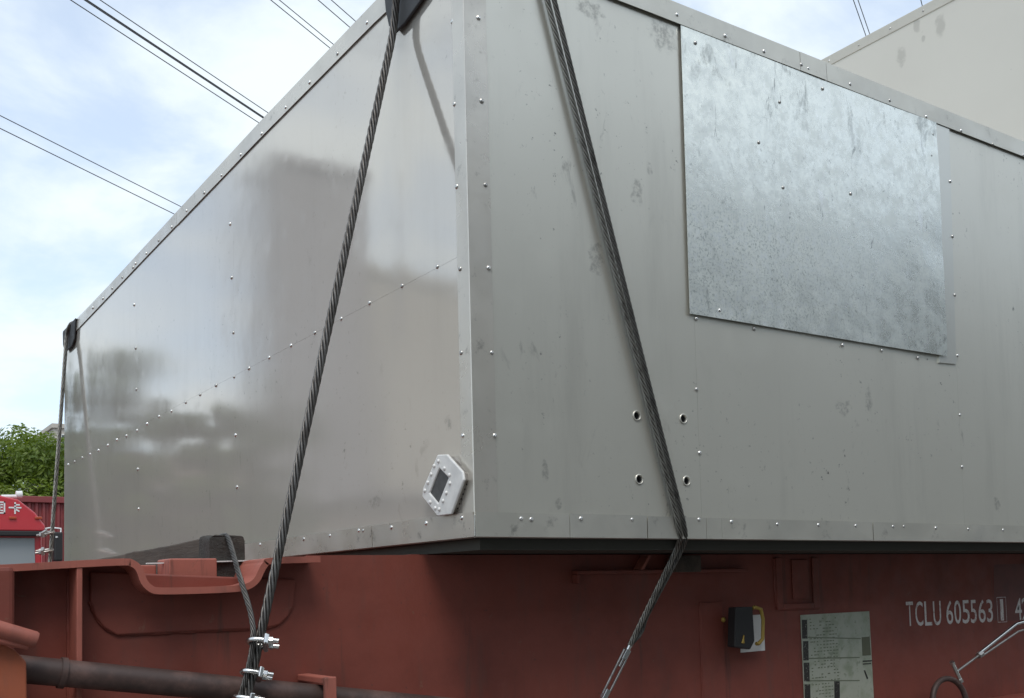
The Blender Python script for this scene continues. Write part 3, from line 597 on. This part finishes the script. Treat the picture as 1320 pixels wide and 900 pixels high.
# painted lettering
def lettering(txt, x0, x1, z0, z1, y, mat, parent, name='lettering', bold=.0):
    cu = bpy.data.curves.new(name, 'FONT'); cu.body = txt; cu.offset = bold; cu.resolution_u = 4; o = bpy.data.objects.new('tmp_text', cu); col.objects.link(o)
    bpy.context.view_layer.update(); me = bpy.data.meshes.new_from_object(o.evaluated_get(bpy.context.evaluated_depsgraph_get())); bpy.data.objects.remove(o)
    xs = [v.co.x for v in me.vertices]; zs = [v.co.y for v in me.vertices]; ax, bx, az, bz = min(xs), max(xs), min(zs), max(zs)
    for v in me.vertices: v.co = (x0+(v.co.x-ax)/(bx-ax)*(x1-x0), y, z0+(v.co.y-az)/(bz-az)*(z1-z0))
    me.materials.clear(); me.materials.append(mat); q = bpy.data.objects.new(name, me); col.objects.link(q); q.parent = parent; return q
tx = D['txt']
for (k, x0, z0, x1, z1) in D['chars']: lettering(k, x0, x1, z0, z1, YW-.0015, S['white_paint'], rack, bold=(.004 if k != '1' else 0))
(x0, z0), (x1, z1) = tx['box']; th = .002
f_ = MB()
for (a, b, c, d) in ((x0, z0, x1, z0+th), (x0, z1-th, x1, z1), (x0, z0+th, x0+th, z1-th), (x1-th, z0+th, x1, z1-th)): f_.add([(a, YW-.0015, b), (c, YW-.0015, b), (c, YW-.0015, d), (a, YW-.0015, d)], [(0, 1, 2, 3)])
f_.build('check_digit_frame', S['white_paint'], rack)
pt = D['patch']; MB().add([(p[0], YW-.0008, p[1]) for p in pt], [(0, 1, 2, 3)]).build('repainted_patch', S['red_patch'], rack)
# placard
cd = D['card']; q0, q1, q2, q3 = [Vector((p[0], p[1])) for p in cd]; ext = 1.5
card = MB().prism([q0, q1, q1+(q2-q1)*ext, q0+(q3-q0)*ext], 'y', YW-.0030, YW-.0010).build('placard', S['placard'], rack); card['label'] = 'pale green printed placard with black label blocks'
for i, bl in enumerate(D['card_blocks']):
    MB().prism(bl, 'y', YW-.0042, YW-.0031).build('print_block', S['print_olive'] if i == 5 else S['print'], card)
for (a, b) in D['card_lines']: MB().prism([(a[0], a[1]), (b[0], b[1]), (b[0], b[1]+.004), (a[0], a[1]+.004)], 'y', YW-.0038, YW-.0031).build('print_line', S['print_line'], card)

tx_ = MB()
for r_ in range(26):
    z = -.0115*r_
    for c_ in range(9):
        if rnd.random() < .32: continue
        p_ = q0+Vector((.045+.017*c_, z-.018)); w_ = .006+.008*rnd.random()
        tx_.add([(p_.x, YW-.0036, p_.y), (p_.x+w_, YW-.0036, p_.y), (p_.x+w_, YW-.0036, p_.y+.0038), (p_.x, YW-.0036, p_.y+.0038)], [(0, 1, 2, 3)])
to_ = tx_.build('small_print', S['print_line'], card); to_['kind'] = 'stuff'
# weld beads on the web
def weld(pts, r=.0042):
    P = resample(pts, .012); return MB().tube([p+Vector((rnd.uniform(-.0008, .0008), 0, rnd.uniform(-.0008, .0008))) for p in P], [r*(.8+.4*rnd.random()) for _ in P], 6).build('weld_bead', S['red'], rack)
weld([(x, YW-.001, z) for x, z in D['doubler'][1:-1]]); weld([(st[0][0]+.0075, YW-.001, -.08), (st[0][0]+.0075, YW-.001, -.6)]); weld([(st[0][0]-.0075, YW-.001, -.08), (st[0][0]-.0075, YW-.001, -.6)])
weld([(pk[0][0]-.001, YW-.001, -.05), (pk[0][0]-.001, YW-.001, pk[2][1]), (pk[1][0], YW-.001, pk[2][1]-.001)]); weld([(sw-.0125, YW-.001, -.2), (sw-.0125, YW-.001, -.6)], .003)
# long bar, locking pin and bracket on the rack's near side
pp = [Vector(p) for p in D['pipe']]; prad = .029
d_ = (pp[2]-pp[0]).normalized()
pipe = thing('lashing_pole', 'dark brown round pole sloping along the lower rack side', 'pole', (0, 0, ZB))
MB().tube([pp[0]-d_*.35, pp[0], pp[2]+d_*.3], prad, 20).build('tube', S['pipe'], pipe)
MB().tube([pp[0]+d_*.085, pp[0]+d_*.097], prad+.004, 20).build('collar', S['pipe'], pipe, .001)
bc = D['bracket']
MB().box((bc[0][0], .115, -.55), (bc[1][0], .125, bc[0][1]+.005)).box((bc[0][0], .1255, bc[0][1]-.012), (bc[1][0], YW-.001, bc[0][1]+.0045)).build('pole_bracket', S['red_lit'], rack, .003)
p0, p1 = [Vector(p) for p in D['pin']]; dd = (p1-p0).normalized()
pin = thing('locking_pin', 'short round red locking pin with a rod below, beside the end post', 'pin', (0, 0, ZB))
MB().tube([p0-dd*.12, p1-dd*.002, p1+dd*.003], [.0175, .0175, .0155], 20).build('pin_body', S['red_lit'], pin)
MB().tube([p0-dd*.1+Vector((0, -.004, -.036)), p0+Vector((.03, 0, -.033)), p1+Vector((-.012, .002, -.012))], .008, 10).build('pin_rod', S['red_lit'], pin)
og = D['orange']
tag(MB().prism([(p[0], p[1]+ZB) for p in og], 'y', .12, .185).build('corner_bracket', S['orange'], None, .004, 3), 'orange red steel bracket under the locking pin', 'bracket')

# timber chock laid beside the end wall
t0, t1, t2 = D['timber']; tb = thing('timber_chock', 'dark weathered timber lying on the rack beside the end wall', 'timber', (0, 0, ZB))
n = 16; vs = []; fs = []
for i in range(n+1):
    y = .41+(1.75-.41)*i/n; j = lambda s_: noise.noise(Vector((y*5, s_, 1)))*.005
    vs += [(t0[0]+j(1), y, -.124), (t1[0]+j(2), y, -.124), (t1[0]+j(3), y, t0[1]-.006+j(4)), (t0[0]+j(5), y, t0[1]-.004+j(6)-.012*(i/n))]
for i in range(n):
    for k in range(4): fs.append((i*4+k, i*4+(k+1) % 4, i*4+4+(k+1) % 4, i*4+4+k))
fs += [(3, 2, 1, 0), (n*4, n*4+1, n*4+2, n*4+3)]
MB().add(vs, fs).build('beam', S['timber'], tb, .004)
wv = []; wf = []; nw = 26
for j in range(5):
    y = .352+.02*j
    for i in range(nw):
        a = 2*math.pi*i/nw; hx, hz = (t1[0]-t0[0])/2+.006, (t0[1]+.11)/2; e_ = 10.0
        sx_ = abs(math.cos(a))**(2/e_)*(1 if math.cos(a) > 0 else -1); sz_ = abs(math.sin(a))**(2/e_)*(1 if math.sin(a) > 0 else -1)
        nz = noise.noise(Vector((sx_*2.1, sz_*2.1, y*22)))*.006
        wv.append(((t0[0]+t1[0])/2+sx_*(hx+nz), y+noise.noise(Vector((sx_*3, sz_*3, 7)))*.008, (t0[1]-.11)/2+sz_*(hz+nz)))
wf = [(j*nw+i, j*nw+(i+1) % nw, (j+1)*nw+(i+1) % nw, (j+1)*nw+i) for j in range(4) for i in range(nw)]+[tuple(range(nw)), tuple(range(5*nw-1, 4*nw-1, -1))]
MB().add(wv, wf).build('rubber_wrap', S['rough_rubber'], tb, .002, 1)
tag(MB().prism([(t0[0]-.16, ZB-.052), (t1[0]+.03, ZB-.046), (t1[0]+.03, ZB-.043), (t0[0]-.16, ZB-.049)], 'y', .342, .353).build('white_batten', S['white'], None), 'thin white strip lying in front of the timber chock', 'strip')

# ------------------------------------------------------------------ wire ropes
def rope(path, rad, mat, label, name='wire_rope', strands=6, pitch=7.5, sag=0, group=None, ns=6):
    P = resample(path, rad*.62); b = MB(); s_ = 0; fr = []
    t = (P[1]-P[0]).normalized(); u = t.orthogonal().normalized()
    for i, p in enumerate(P):
        t = ((P[i+1]-p) if i == 0 else (p-P[i-1]) if i == len(P)-1 else (P[i+1]-P[i-1])).normalized()
        u = (u-t*u.dot(t)).normalized(); s_ += (p-P[i-1]).length if i else 0; fr.append((p, u.copy(), t.cross(u), s_))
    sr = rad*.275; hr_ = rad-sr
    for k in range(strands):
        b.tube([p+(u*math.cos(a)+v*math.sin(a))*hr_ for (p, u, v, s_) in fr for a in [2*math.pi*k/strands-2*math.pi*s_/(pitch*2*rad)]], sr, ns)
    nst = len(b.f); b.tube([f[0] for f in fr], rad*.58, 8)
    b.v = [(x, y, z+ZB) for x, y, z in b.v]
    o = b.build(name, mat); o.data.materials.append(S['grease'])
    for q_ in o.data.polygons:
        if q_.index >= nst: q_.material_index = 1
    return tag(o, label, 'wire rope', group)
rm = D['rope_main']; ex = Vector(rm[0])
rope([(.45, ex.y-.03, 1.645), (.06, ex.y-.005, 1.637), (-.026, ex.y, 1.622), (-.034, ex.y, 1.590), rm[1], rm[2], rm[3]], .0112, S['rope'], 'thick dark wire rope crossing in front of the end wall down to the pole')
rope(D['rope_return'], .0066, S['rope'], 'thinner rusty wire rope bent over the rubber-wrapped timber end')
rp = D['rope_pair']
rope([(rp[0][0][0]-.04, .5, 1.634), (rp[0][0][0]-.012, .02, 1.632), (rp[0][0][0]-.008, -.016, 1.612)]+[(x, y-.004, z) for x, y, z in rp[0][1:4]]+rp[0][4:], .0082, S['rope_pale'], 'paler left strand of the doubled wire rope lying on the side wall')
rope([(rp[1][0][0]-.04, .5, 1.634), (rp[1][0][0]-.012, .02, 1.632), (rp[1][0][0]-.008, -.016, 1.612)]+[(x+.003, y-.001, z) for x, y, z in rp[1][1:4]]+rp[1][4:], .0075, S['rope_mid'], 'darker right strand of the doubled wire rope, kinked above its turnbuckle')
rf = D['rope_far']; fe = Vector(rf[2]); fd = (fe-Vector(rf[1])).normalized()
rope([(.35, 4.62, 1.605), (-.005, 4.62, 1.60), (-.026, 4.65, 1.57), rf[1], rf[2], tuple(fe+fd*.27)], .0120, S['rope_pale'], 'distant wire rope hanging from the far corner of the end wall', ns=5)
def protector(poly, x0, x1, label, fold):
    ys = [p[0] for p in poly]; zt_ = 1.628
    b = MB().prism([(p[0], min(p[1], zt_-.004)) for p in poly], 'x', x0, x1)
    b.box((x0+.0005, min(ys)+.004, fold), (.22, max(ys)-.004, fold+.008)); b.v = [(x, y, z+ZB) for x, y, z in b.v]
    return tag(b.build('edge_protector', S['rubber'], None, .003, 2), label, 'edge protector', 'rubber edge protectors under the ropes')
protector([(D['pad'][0][0]+.004, 1.628)]+list(D['pad'][1:6])+[(.11, 1.5), (.09, 1.628)], -.0175, -.0095, 'dark rubber sheet folded under the thick rope at the top edge', 1.6225)
protector([(4.50, 1.592), (4.535, 1.47), (4.60, 1.44), (4.80, 1.44), (4.86, 1.50), (4.87, 1.585)], -.017, -.009, 'small dark rubber pad at the far corner of the end wall', 1.583)

# wire rope clips: U-bolt, saddle, two nuts
def clip(loc, axis, label, s=1.0, group='wire rope clips', mat='zinc'):
    t = thing('wire_rope_clip', label, 'rope clip', (0, 0, 0), group)
    r = .016; pts = []
    for sgn in (1,):
        pts = [(.050, 0, .0165)]+[(-.004-.021*math.sin(a)*1.0, 0, .0165*math.cos(a)) for a in [math.pi*i/10 for i in range(11)]]+[(.050, 0, -.0165)]
    MB().tube(pts, .0062, 8).build('u_bolt', S[mat], t)
    MB().prism([(-.004+.018, -.027), (.018, -.030), (.026, -.024), (.026, .024), (.018, .030), (.014, .027), (.010, .012), (.0125, .0), (.010, -.012)], 'y', -.013, .013).build('saddle', S[mat], t, .002, 2)
    nut = MB().add([(x, .0095*math.cos(a), .0095*math.sin(a)) for x in (.0262, .036) for a in [math.pi*k/3 for k in range(6)]], [tuple(range(6)), tuple(range(11, 5, -1))]+[(k, (k+1) % 6, 6+(k+1) % 6, 6+k) for k in range(6)])
    n0 = nut.build('nut', S[mat], t, .0008); n0.location = (0, 0, .0165); share('nut', n0.data, t, (0, 0, -.0165)).rotation_euler = (.4, 0, 0)
    for c in [k for k in bpy.data.objects if k.parent == t and k.name.startswith('nut') and not k.modifiers]: pass
    t.location = (loc[0], loc[1], loc[2]+ZB); t.scale = (s, s, s)
    a = Vector(axis).normalized(); xv = Vector((rt.x, rt.y, rt.z)); xv = (xv-a*xv.dot(a)*.0).normalized()
    return t
cl = D['clips']; ra = Vector(rm[3])-Vector(rm[1])
lab = ['zinc wire rope clip where the thin rope joins the thick one', 'zinc wire rope clip second down the thick rope', 'zinc wire rope clip third down, against the dark pole']
for i, c in enumerate(cl):
    t = clip(c, ra, lab[i], .92)
    # nuts point along the picture's right and a little away; legs straddle the two ropes
    q = Matrix(((.90, .42, .08), (-.40, .82, .40), (.10, -.39, .915))).transposed()
    t.rotation_euler = Matrix.Rotation(R_(-28+6*i), 3, 'Z').to_euler()
    t.rotation_euler = (R_([62, 70, 80][i]), R_([6, 12, 8][i]), R_([-26, -20, -30][i]))
fl_lab = ['upper wire rope clip on the distant rope', 'lower wire rope clip on the distant rope']
for i, c in enumerate(D['far_clips']):
    t = clip(c, fd, fl_lab[i], 1.25, mat='old_zinc'); t.rotation_euler = (R_(70), R_(8), R_(145+20*i))

# turnbuckle below the doubled rope
a, b, c = [Vector(p) for p in D['turnbuckle']]; ax_ = (c-a).normalized(); sd_ = ax_.cross(Vector((0, 1, 0))).normalized()
tk = thing('turnbuckle', 'slim steel turnbuckle pulling the doubled rope down', 'turnbuckle', (0, 0, ZB))
MB().tube([a-ax_*.035, a-ax_*.006, a+ax_*.025, a+ax_*.045], [.0025, .0075, .0085, .007], 12).build('thimble', S['zinc'], tk)
m0 = a+ax_*.048; m1 = b-ax_*.012
for s_ in (-1, 1): MB().tube([m0+sd_*.011*s_, m1+sd_*.010*s_], .0038, 8).build('side_bar', S['old_zinc'], tk)
MB().tube([m0-ax_*.004, m0+ax_*.026], .0135, 6, smooth=False).build('end_nut', S['zinc'], tk, .001)
MB().tube([m1-ax_*.016, m1+ax_*.014], .0125, 6, smooth=False).build('end_nut', S['zinc'], tk, .001)
MB().tube([m0+ax_*.02, m0+ax_*.05], .0045, 8).tube([m1+ax_*.01, c+ax_*.03], .0055, 8).build('threaded_rod', S['old_zinc'], tk)
# second turnbuckle, coming in from the right, and its ring
q = [Vector(p) for p in D['tb2']]; k2 = thing('turnbuckle', 'long thin lashing turnbuckle beside the painted number', 'turnbuckle', (0, 0, ZB))
ax2 = (q[2]-q[1]).normalized(); s2 = ax2.cross(Vector((0, 1, 0))).normalized()
if s2.z < 0: s2 = -s2
MB().tube([q[0]+s2*.012, q[1]+s2*.012, q[2]+s2*.006], .0068, 8).build('side_bar', S['zinc'], k2); MB().tube([q[0]-s2*.022, q[1]-s2*.02, q[2]-s2*.010], .0045, 8).build('side_bar', S['old_zinc'], k2)
MB().tube([q[2]-ax2*.014, q[2]+ax2*.012], .0125, 6, smooth=False).build('end_nut', S['old_zinc'], k2, .001); MB().tube([q[2], q[3]+ax2*.004], .0048, 8).build('threaded_rod', S['old_zinc'], k2)
u0, u1 = [Vector(p) for p in D['tb2_pin']]; MB().tube([u0, u1], .0072, 10).tube([u1-(u1-u0)*.05, u1+(u1-u0)*.14], .0105, 6, smooth=False).tube([u0-(u1-u0)*.12, u0], .0105, 6, smooth=False).build('shackle_pin', S['zinc'], k2)
rg = Vector((2.235, .19, -.60)); MB().tube([rg+Vector((math.cos(t_)*.105, .012*math.sin(t_), math.sin(t_)*.088)) for t_ in [2*math.pi*i/28 for i in range(29)]], .011, 10, False).build('lashing_ring', S['pipe'], rack)

# ------------------------------------------------------------------ lock box hung on the rack
lk = thing('lock_housing', 'black lock housing with yellow loop and white card on the rack web', 'lock', (0, 0, ZB))
MB().prism(D['tag_black'], 'y', .203, .238).build('housing', S['black'], lk, .004, 2)
MB().prism(D['tag_paper'], 'y', .2455, .2465).build('card', S['paper'], lk)
ty = D['tag_yellow']; MB().tube([(ty[0][0]-.01, .22, ty[0][1]-.004)]+[(x, .22, z) for x, z in ty]+[(ty[-1][0]-.012, .22, ty[-1][1])], .0065, 8).build('loop', S['yellow'], lk)
cx_ = (D['tag_black'][3][0]+D['tag_black'][4][0])/2; MB().tube([(cx_-.002, .2025, -.325), (cx_+.004, .2015, -.302), (cx_+.003, .2025, -.325)], .004, 6).build('mark', S['yellow'], lk)
kb = D['yellow_knob']; kn = lathe([(.0, .016), (.005, .015), (.009, .009), (.007, .004), (.010, .0)], 14); ko = kn.build('seal_knob', S['yellow'], None, 0, 2, (kb[0], YW, kb[1]+ZB)); ko.rotation_euler = RY
tag(ko, 'small yellow knob on the rack web beside the black lock', 'knob')

# ------------------------------------------------------------------ trailer under the rack
tr = thing('semi_trailer', 'low steel trailer under the red flat rack', 'trailer', (0, 0, 0))
for y in (1.1, 3.6): MB().box((-1.2, y, .82), (8.5, y+.16, ZB+ZBOT-.021)).build('chassis_beam', S['black'], tr, .005)
for x in (.2, 3.0, 5.5, 8.0): MB().box((x, .5, .9), (x+.12, 1.099, 1.1)).box((x, 1.261, .9), (x+.12, 3.599, 1.1)).build('cross_member', S['black'], tr)
wh = lathe([(.0, .12), (.22, .12), (.26, .14), (.44, .14), (.50, .10), (.50, -.10), (.44, -.14), (.26, -.14), (.22, -.05), (0, -.05)], 28).build('wheel', S['tyre'], tr)
fst = True
for x in (3.6, 4.8, 6.0):
    MB().tube([(x, .4, .5), (x, 4.4, .5)], .07, 12).box((x-.06, 1.1, .5), (x+.06, 1.26, .83)).box((x-.06, 3.6, .5), (x+.06, 3.76, .83)).build('axle', S['black'], tr)
    for y in (.55, 4.25):
        o = wh if fst else share('wheel', wh.data, tr, (0, 0, 0)); fst = False; o.location = (x, y, .5); o.rotation_euler = RY if y < 2 else (R_(-90), 0, 0)
for x in (-.9,): MB().box((x, 1.1, 0), (x+.12, 1.25, .82)).box((x, 3.61, 0), (x+.12, 3.75, .82)).build('landing_leg', S['black'], tr, .005)

# ------------------------------------------------------------------ red truck beyond
ck = thing('red_truck', 'red truck cab with white lettering above its windscreen', 'truck', (0, 13, 0))
cbp = [(p[0], p[1]+ZB) for p in D['cab']]; xr = cbp[3][0]; xl = xr-2.4; zc0 = cbp[4][1]
mirror_x = lambda p: (xl+xr-p[0], p[1])
hoodp = [(cbp[0][0]-.3, cbp[0][1]+.02), cbp[0], cbp[1], cbp[2], cbp[3], (cbp[3][0]-.005, zc0-.01)]
poly = hoodp+[mirror_x(p) for p in hoodp[::-1]]
MB().prism(poly, 'y', -.02, .35).build('visor_board', S['cab_red'], ck, .02, 3)
MB().prism([(xl+.12, zc0-.01), (xr-.12, zc0-.01), (xr-.5, zc0+.52), (xl+.5, zc0+.52)], 'y', .36, 1.7).build('roof', S['cab_red'], ck, .08, 3)
MB().prism([(xl, .75), (xr, .75), (xr, zc0-1.0), (xr-.03, zc0-.011), (xl+.03, zc0-.011), (xl, zc0-1.0)], 'y', .06, 1.75).build('cab_body', S['cab_red'], ck, .03, 3)
MB().prism([(xl+.10, zc0-.93), (xr-.10, zc0-.93), (xr-.12, zc0-.10), (xl+.12, zc0-.10)], 'y', .045, .0595).build('windscreen', S['glass'], ck, .005)
MB().box((xl+.02, -.06, zc0-.075), (xr-.02, .10, zc0-.012)).build('sun_visor', S['black'], ck, .01)
MB().box((xl+.05, .02, .80), (xr-.05, .058, zc0-1.1)).build('grille', S['black'], ck, .01); MB().box((xl-.02, -.10, .42), (xr+.02, .3, .745)).build('bumper', S['white'], ck, .03)
for x in (xl+.15, xr-.50): MB().box((x, -.115, .52), (x+.35, -.1005, .68)).build('headlight', S['glass'], ck, .01)
for (x, z) in [D['cab_lamp'][0], D['cab_lamp'][1]]: MB().box((x-.045, -.045, z+ZB-.018), (x+.045, -.0205, z+ZB+.018)).build('marker_lamp', S['lamp_amber'], ck, .01)
x, z = D['cab_lamp'][2]; MB().tube([(x-.22, .12, z+ZB-.03), (x+.02, .12, z+ZB-.02)], .025, 8).tube([(x-.045, .10, z+ZB), (x+.03, .10, z+ZB+.005)], .05, 12).build('roof_lamp', S['white'], ck)
for s_, xm in ((1, xr), (-1, xl)):
    MB().box((xm+.13*s_-.055, -.22, zc0-.42), (xm+.13*s_+.055, -.08, zc0-.03)).build('mirror', S['black'], ck, .02)
    MB().tube([(xm-.02*s_, .1, zc0+.02), (xm+.05*s_, -.14, zc0+.03), (xm+.17*s_, -.15, zc0+.02), (xm+.17*s_, -.15, zc0-.10), (xm+.1*s_, -.23, zc0-.10)], .012, 8).build('mirror_arm', S['white'], ck)
wsm = [(p[0], p[1]+ZB) for p in D['cab_txt']]
def strokes(x0, z0, x1, z1, segs):
    b = MB(); w_ = (x1-x0)*.062
    for (ax, az, bx, bz) in segs:
        A = Vector((x0+(x1-x0)*ax, z0+(z1-z0)*az)); B = Vector((x0+(x1-x0)*bx, z0+(z1-z0)*bz)); t_ = (B-A).normalized(); n_ = Vector((-t_.y, t_.x))*w_; A -= t_*w_; B += t_*w_
        b.prism([A+n_, B+n_, B-n_, A-n_], 'y', -.026, -.021)
    return b.build('lettering', S['white'], ck)
strokes(wsm[0][0], wsm[0][1], wsm[1][0], wsm[1][1], [(.5, .95, .5, .56), (.5, .78, .82, .78), (.05, .52, .95, .52), (.5, .5, .5, .03), (.58, .36, .80, .22)])
strokes(wsm[2][0], wsm[2][1], wsm[3][0], wsm[3][1], [(.1, .95, .9, .95), (.1, .05, .9, .05), (.1, .95, .1, .05), (.9, .95, .9, .05), (.28, .75, .72, .75), (.3, .52, .7, .52), (.26, .25, .74, .25), (.5, .75, .5, .25)])
MB().box((xl+.5, 1.76, .75), (xr-.5, 5.2, 1.0)).build('chassis', S['black'], ck)
tw = [share('wheel', wh.data, ck, (x, y, .5), (0, R_(90), 0)) for x in (xl+.2, xr-.2) for y in (.9, 4.4)]

# red shipping container behind the truck
fc = D['far_container']; zt_ = fc[0][1]+ZB
ct = thing('shipping_container', 'dull red corrugated shipping container behind the truck', 'container', (0, 19, 0))
x0_, x1_ = -1.4, 4.66; cp = []
n = 46
for i in range(n):
    x = x0_+.1+(x1_-x0_-.2)*i/n; w2 = (x1_-x0_-.2)/n; cp += [(x, .0), (x+w2*.3, .0), (x+w2*.5, .04), (x+w2*.8, .04)]
cp += [(x1_-.1, .0), (x1_-.1, 2.3), (x0_+.1, 2.3)]
MB().prism(cp, 'z', .20, zt_-.12).build('side_wall', S['container'], ct)
MB().box((x0_, -.05, zt_-.1195), (x1_, 2.35, zt_)).build('top_rail', S['container'], ct, .01); MB().box((x0_, -.05, 0), (x1_, 2.35, .199)).build('bottom_rail', S['container'], ct, .01)
for x in (x0_, x1_-.0995): MB().box((x, -.045, .1995), (x+.0995, .12, zt_-.12)).build('corner_post', S['container'], ct, .01)

# ------------------------------------------------------------------ trees
def tree(loc, h, rw, seed, label, mat, nleaf=5200, lsz=.17, group='trees behind the yard'):
    r = random.Random(seed); t = thing('leafy_tree', label, 'tree', loc, group)
    b = MB(); b.tube([(0, 0, 0), (.06, .03, h*.2), (-.05, .05, h*.42), (.02, 0, h*.72)], [.24, .19, .14, .05], 10)
    for k in range(9):
        a = k*2.4+r.random(); z0_ = h*(.25+.05*k); ln = rw*(.55+.3*r.random())
        b.tube([(0, 0, z0_), (math.cos(a)*ln*.5, math.sin(a)*ln*.5, z0_+ln*.35), (math.cos(a)*ln, math.sin(a)*ln, z0_+ln*.6)], [.09, .06, .02], 6)
    b.build('trunk', S['bark'], t)
    cl_ = []
    for k in range(46):
        a = r.random()*6.283; zz_ = r.random(); rr = rw*math.sin(math.pi*min(.97, .16+.78*zz_))**.7*(.35+.65*r.random()**.5)
        cl_.append((Vector((math.cos(a)*rr, math.sin(a)*rr, h*(.24+.70*zz_))), rw*(.20+.17*r.random())))
    cr = MB()
    for k in range(nleaf):
        c_, s_ = cl_[r.randrange(len(cl_))]; d = Vector((r.gauss(0, 1), r.gauss(0, 1), r.gauss(0, 1))).normalized(); p = c_+d*s_*(r.random()**.33)*Vector((1, 1, .75)).length/1.6
        nr = (d+Vector((r.gauss(0, .6), r.gauss(0, .6), r.gauss(0, .6)+.5))).normalized(); u_ = nr.orthogonal().normalized(); v_ = nr.cross(u_); a = r.random()*6.28
        e1_ = (u_*math.cos(a)+v_*math.sin(a)); e2_ = nr.cross(e1_); L_ = lsz*(.6+.8*r.random()); w_ = L_*.45
        cr.add([p-e1_*L_*.5, p+e2_*w_*.5+nr*.02, p+e1_*L_*.5, p-e2_*w_*.5+nr*.02], [(0, 1, 2, 3)])
    cr.build('crown', mat, t); return t
TT = ZB+4.86
for i, (x, y, h, rw, mt, lb, nl) in enumerate([
    (4.1, 31, TT-.05, 2.5, 'leaf', 'bright green bushy tree above the red truck', 15000), (6.8, 32.5, TT-.1, 2.4, 'leaf2', 'darker green tree beside the steel box, over the container', 13000),
    (1.2, 31, TT+.1, 2.5, 'leaf', 'bright green tree past the truck, largely out of frame', 7000), (5.6, 37, TT+.55, 2.6, 'leaf2', 'dark green tree showing between and behind the bright one', 9000), (2.6, 36.5, TT+.5, 2.5, 'leaf2', 'dark green tree behind the bright tree at the truck', 9000)]):
    tree((x, y, 0), h, rw, 11+i, lb, S[mt], int(nl*1.7), .17)
for i, (x, y, h, rw) in enumerate([(-3.6, 24.8, 7.4, 1.5), (-5.3, 24.4, 8.2, 1.1), (-6.9, 24.9, 6.7, 1.1), (-8.1, 24.6, 6.9, 1.0), (-9.4, 24.9, 7.9, .9)]):
    tree((x, y, 0), h, rw, 31+i, 'round tree in the row mirrored in the polished end wall', S['leaf2'], 6500, .28, 'trees mirrored in the end wall')

# ------------------------------------------------------------------ buildings
def building(name, label, x0, y0, x1, y1, h, mat, rows, cols, face='y', cat='building'):
    t = thing(name, label, cat, ((x0+x1)/2, (y0+y1)/2, 0)); cx__, cy__ = (x0+x1)/2, (y0+y1)/2
    MB().box((x0-cx__, y0-cy__, 0), (x1-cx__, y1-cy__, h)).build('wall', mat, t); MB().box((x0-cx__-.15, y0-cy__-.15, h+.001), (x1-cx__+.15, y1-cy__+.15, h+.35)).build('roof', mat, t, .03)
    ww, hh = (x1-x0)/cols, h/max(1, rows)
    for r_ in range(rows):
        for c_ in range(cols):
            a = x0-cx__+ww*(c_+.25); z = hh*(r_+.3); fy = y0-cy__ if face == 'y' else y1-cy__
            s_ = -1 if face == 'y' else 1
            wn = MB().box((a-.06, fy+.002*s_, z-.06), (a+ww*.5+.06, fy+.06*s_, z+hh*.5+.06)).build('window', S['white'], t)
            MB().box((a, fy+.061*s_, z), (a+ww*.5, fy+.075*s_, z+hh*.5)).build('pane', S['pane'], wn)
    return t
building('apartment_block', 'grey apartment block mirrored darkly in the polished end wall', -15.2, 31, -11.9, 33.2, 16.4, S['wall'], 0, 2)
yw = thing('brick_shed', 'long low brown brick shed added out of view to warm the reflection in the polished end wall', 'building', (-13, 27, 0))  # unseen shed, added so the end wall reflects a warm brown
MB().box((-13, 0, 0), (11.2, 3, 4.6)).build('wall', S['brown'], yw); MB().box((-13.05, -.3, 4.6005), (11.25, 3.2, 4.75)).build('roof', S['wall'], yw)
MB().box((3.2, .2, 4.751), (11.1, 2.8, 5.7)).build('upper_storey', S['brown'], yw)  # added height, keeps the reflection solid and dark below the treetops
for i in range(9): MB().box((-12+i*2.6, -.03, 1.2), (-10.9+i*2.6, -.001, 2.6)).build('window', S['pane'], yw)
building('apartment_block', 'pale warm block added out of view to warm the reflection next to the corner trim', -23, 31.5, -15.6, 34, 13.2, S['wall_beige'], 0, 3)  # unseen block, added to tone down bright sky reflected near the corner
tw_ = D['tower']; building('distant_building', 'pale beige building peeping over the treetops', tw_[0][0], 80, tw_[0][0]+9, 92, tw_[0][1]+ZB, S['wall_beige'], 6, 4)
building('storage_hall', 'long grey storage hall out of view, set close to shade the rack and mirrored in the side wall', -6, -22, 42, -8, 6.6, S['hall'], 2, 10, 'y1')  # read off a reflection; moved near and lengthened to darken the rack

# ------------------------------------------------------------------ overhead lines
wd = Vector((.88644, .45716, -.0723)).normalized()
WL = ['thin overhead line, lowest of the close three', 'thick overhead line between two thin ones', 'overhead line bundled hard against the thick middle line', 'thin overhead line, uppermost of the close three',
      'overhead line, upper of the low pair over the trees', 'overhead line, lower of the low pair over the trees', 'lower overhead line of the wider pair above the end wall', 'upper overhead line of the wider pair above the end wall',
      'lower overhead line of the short pair beside the rope pad', 'upper overhead line of the short pair beside the rope pad', 'overhead line of the steep pair, farther from the beige box', 'overhead line of the steep pair, closer to the beige box', 'single overhead line dropping onto the beige box edge']
for i, p in enumerate(D['wires']):
    P = Vector(p)+Vector((0, 0, ZB)); path = [P+wd*t_ for t_ in range(-90, 111, 10)]
    path = [q_+Vector((0, 0, .00006*((t_)**2))) for q_, t_ in zip(path, range(-90, 111, 10))]
    b = MB(); L0 = path[0]; b.tube([q_-L0 for q_ in path], .021 if i not in (1, 2) else .026, 6)
    o = b.build('overhead_line', S['cable_line'], None, 0, 2, tuple(L0)); tag(o, WL[i], 'power line', 'overhead power lines')
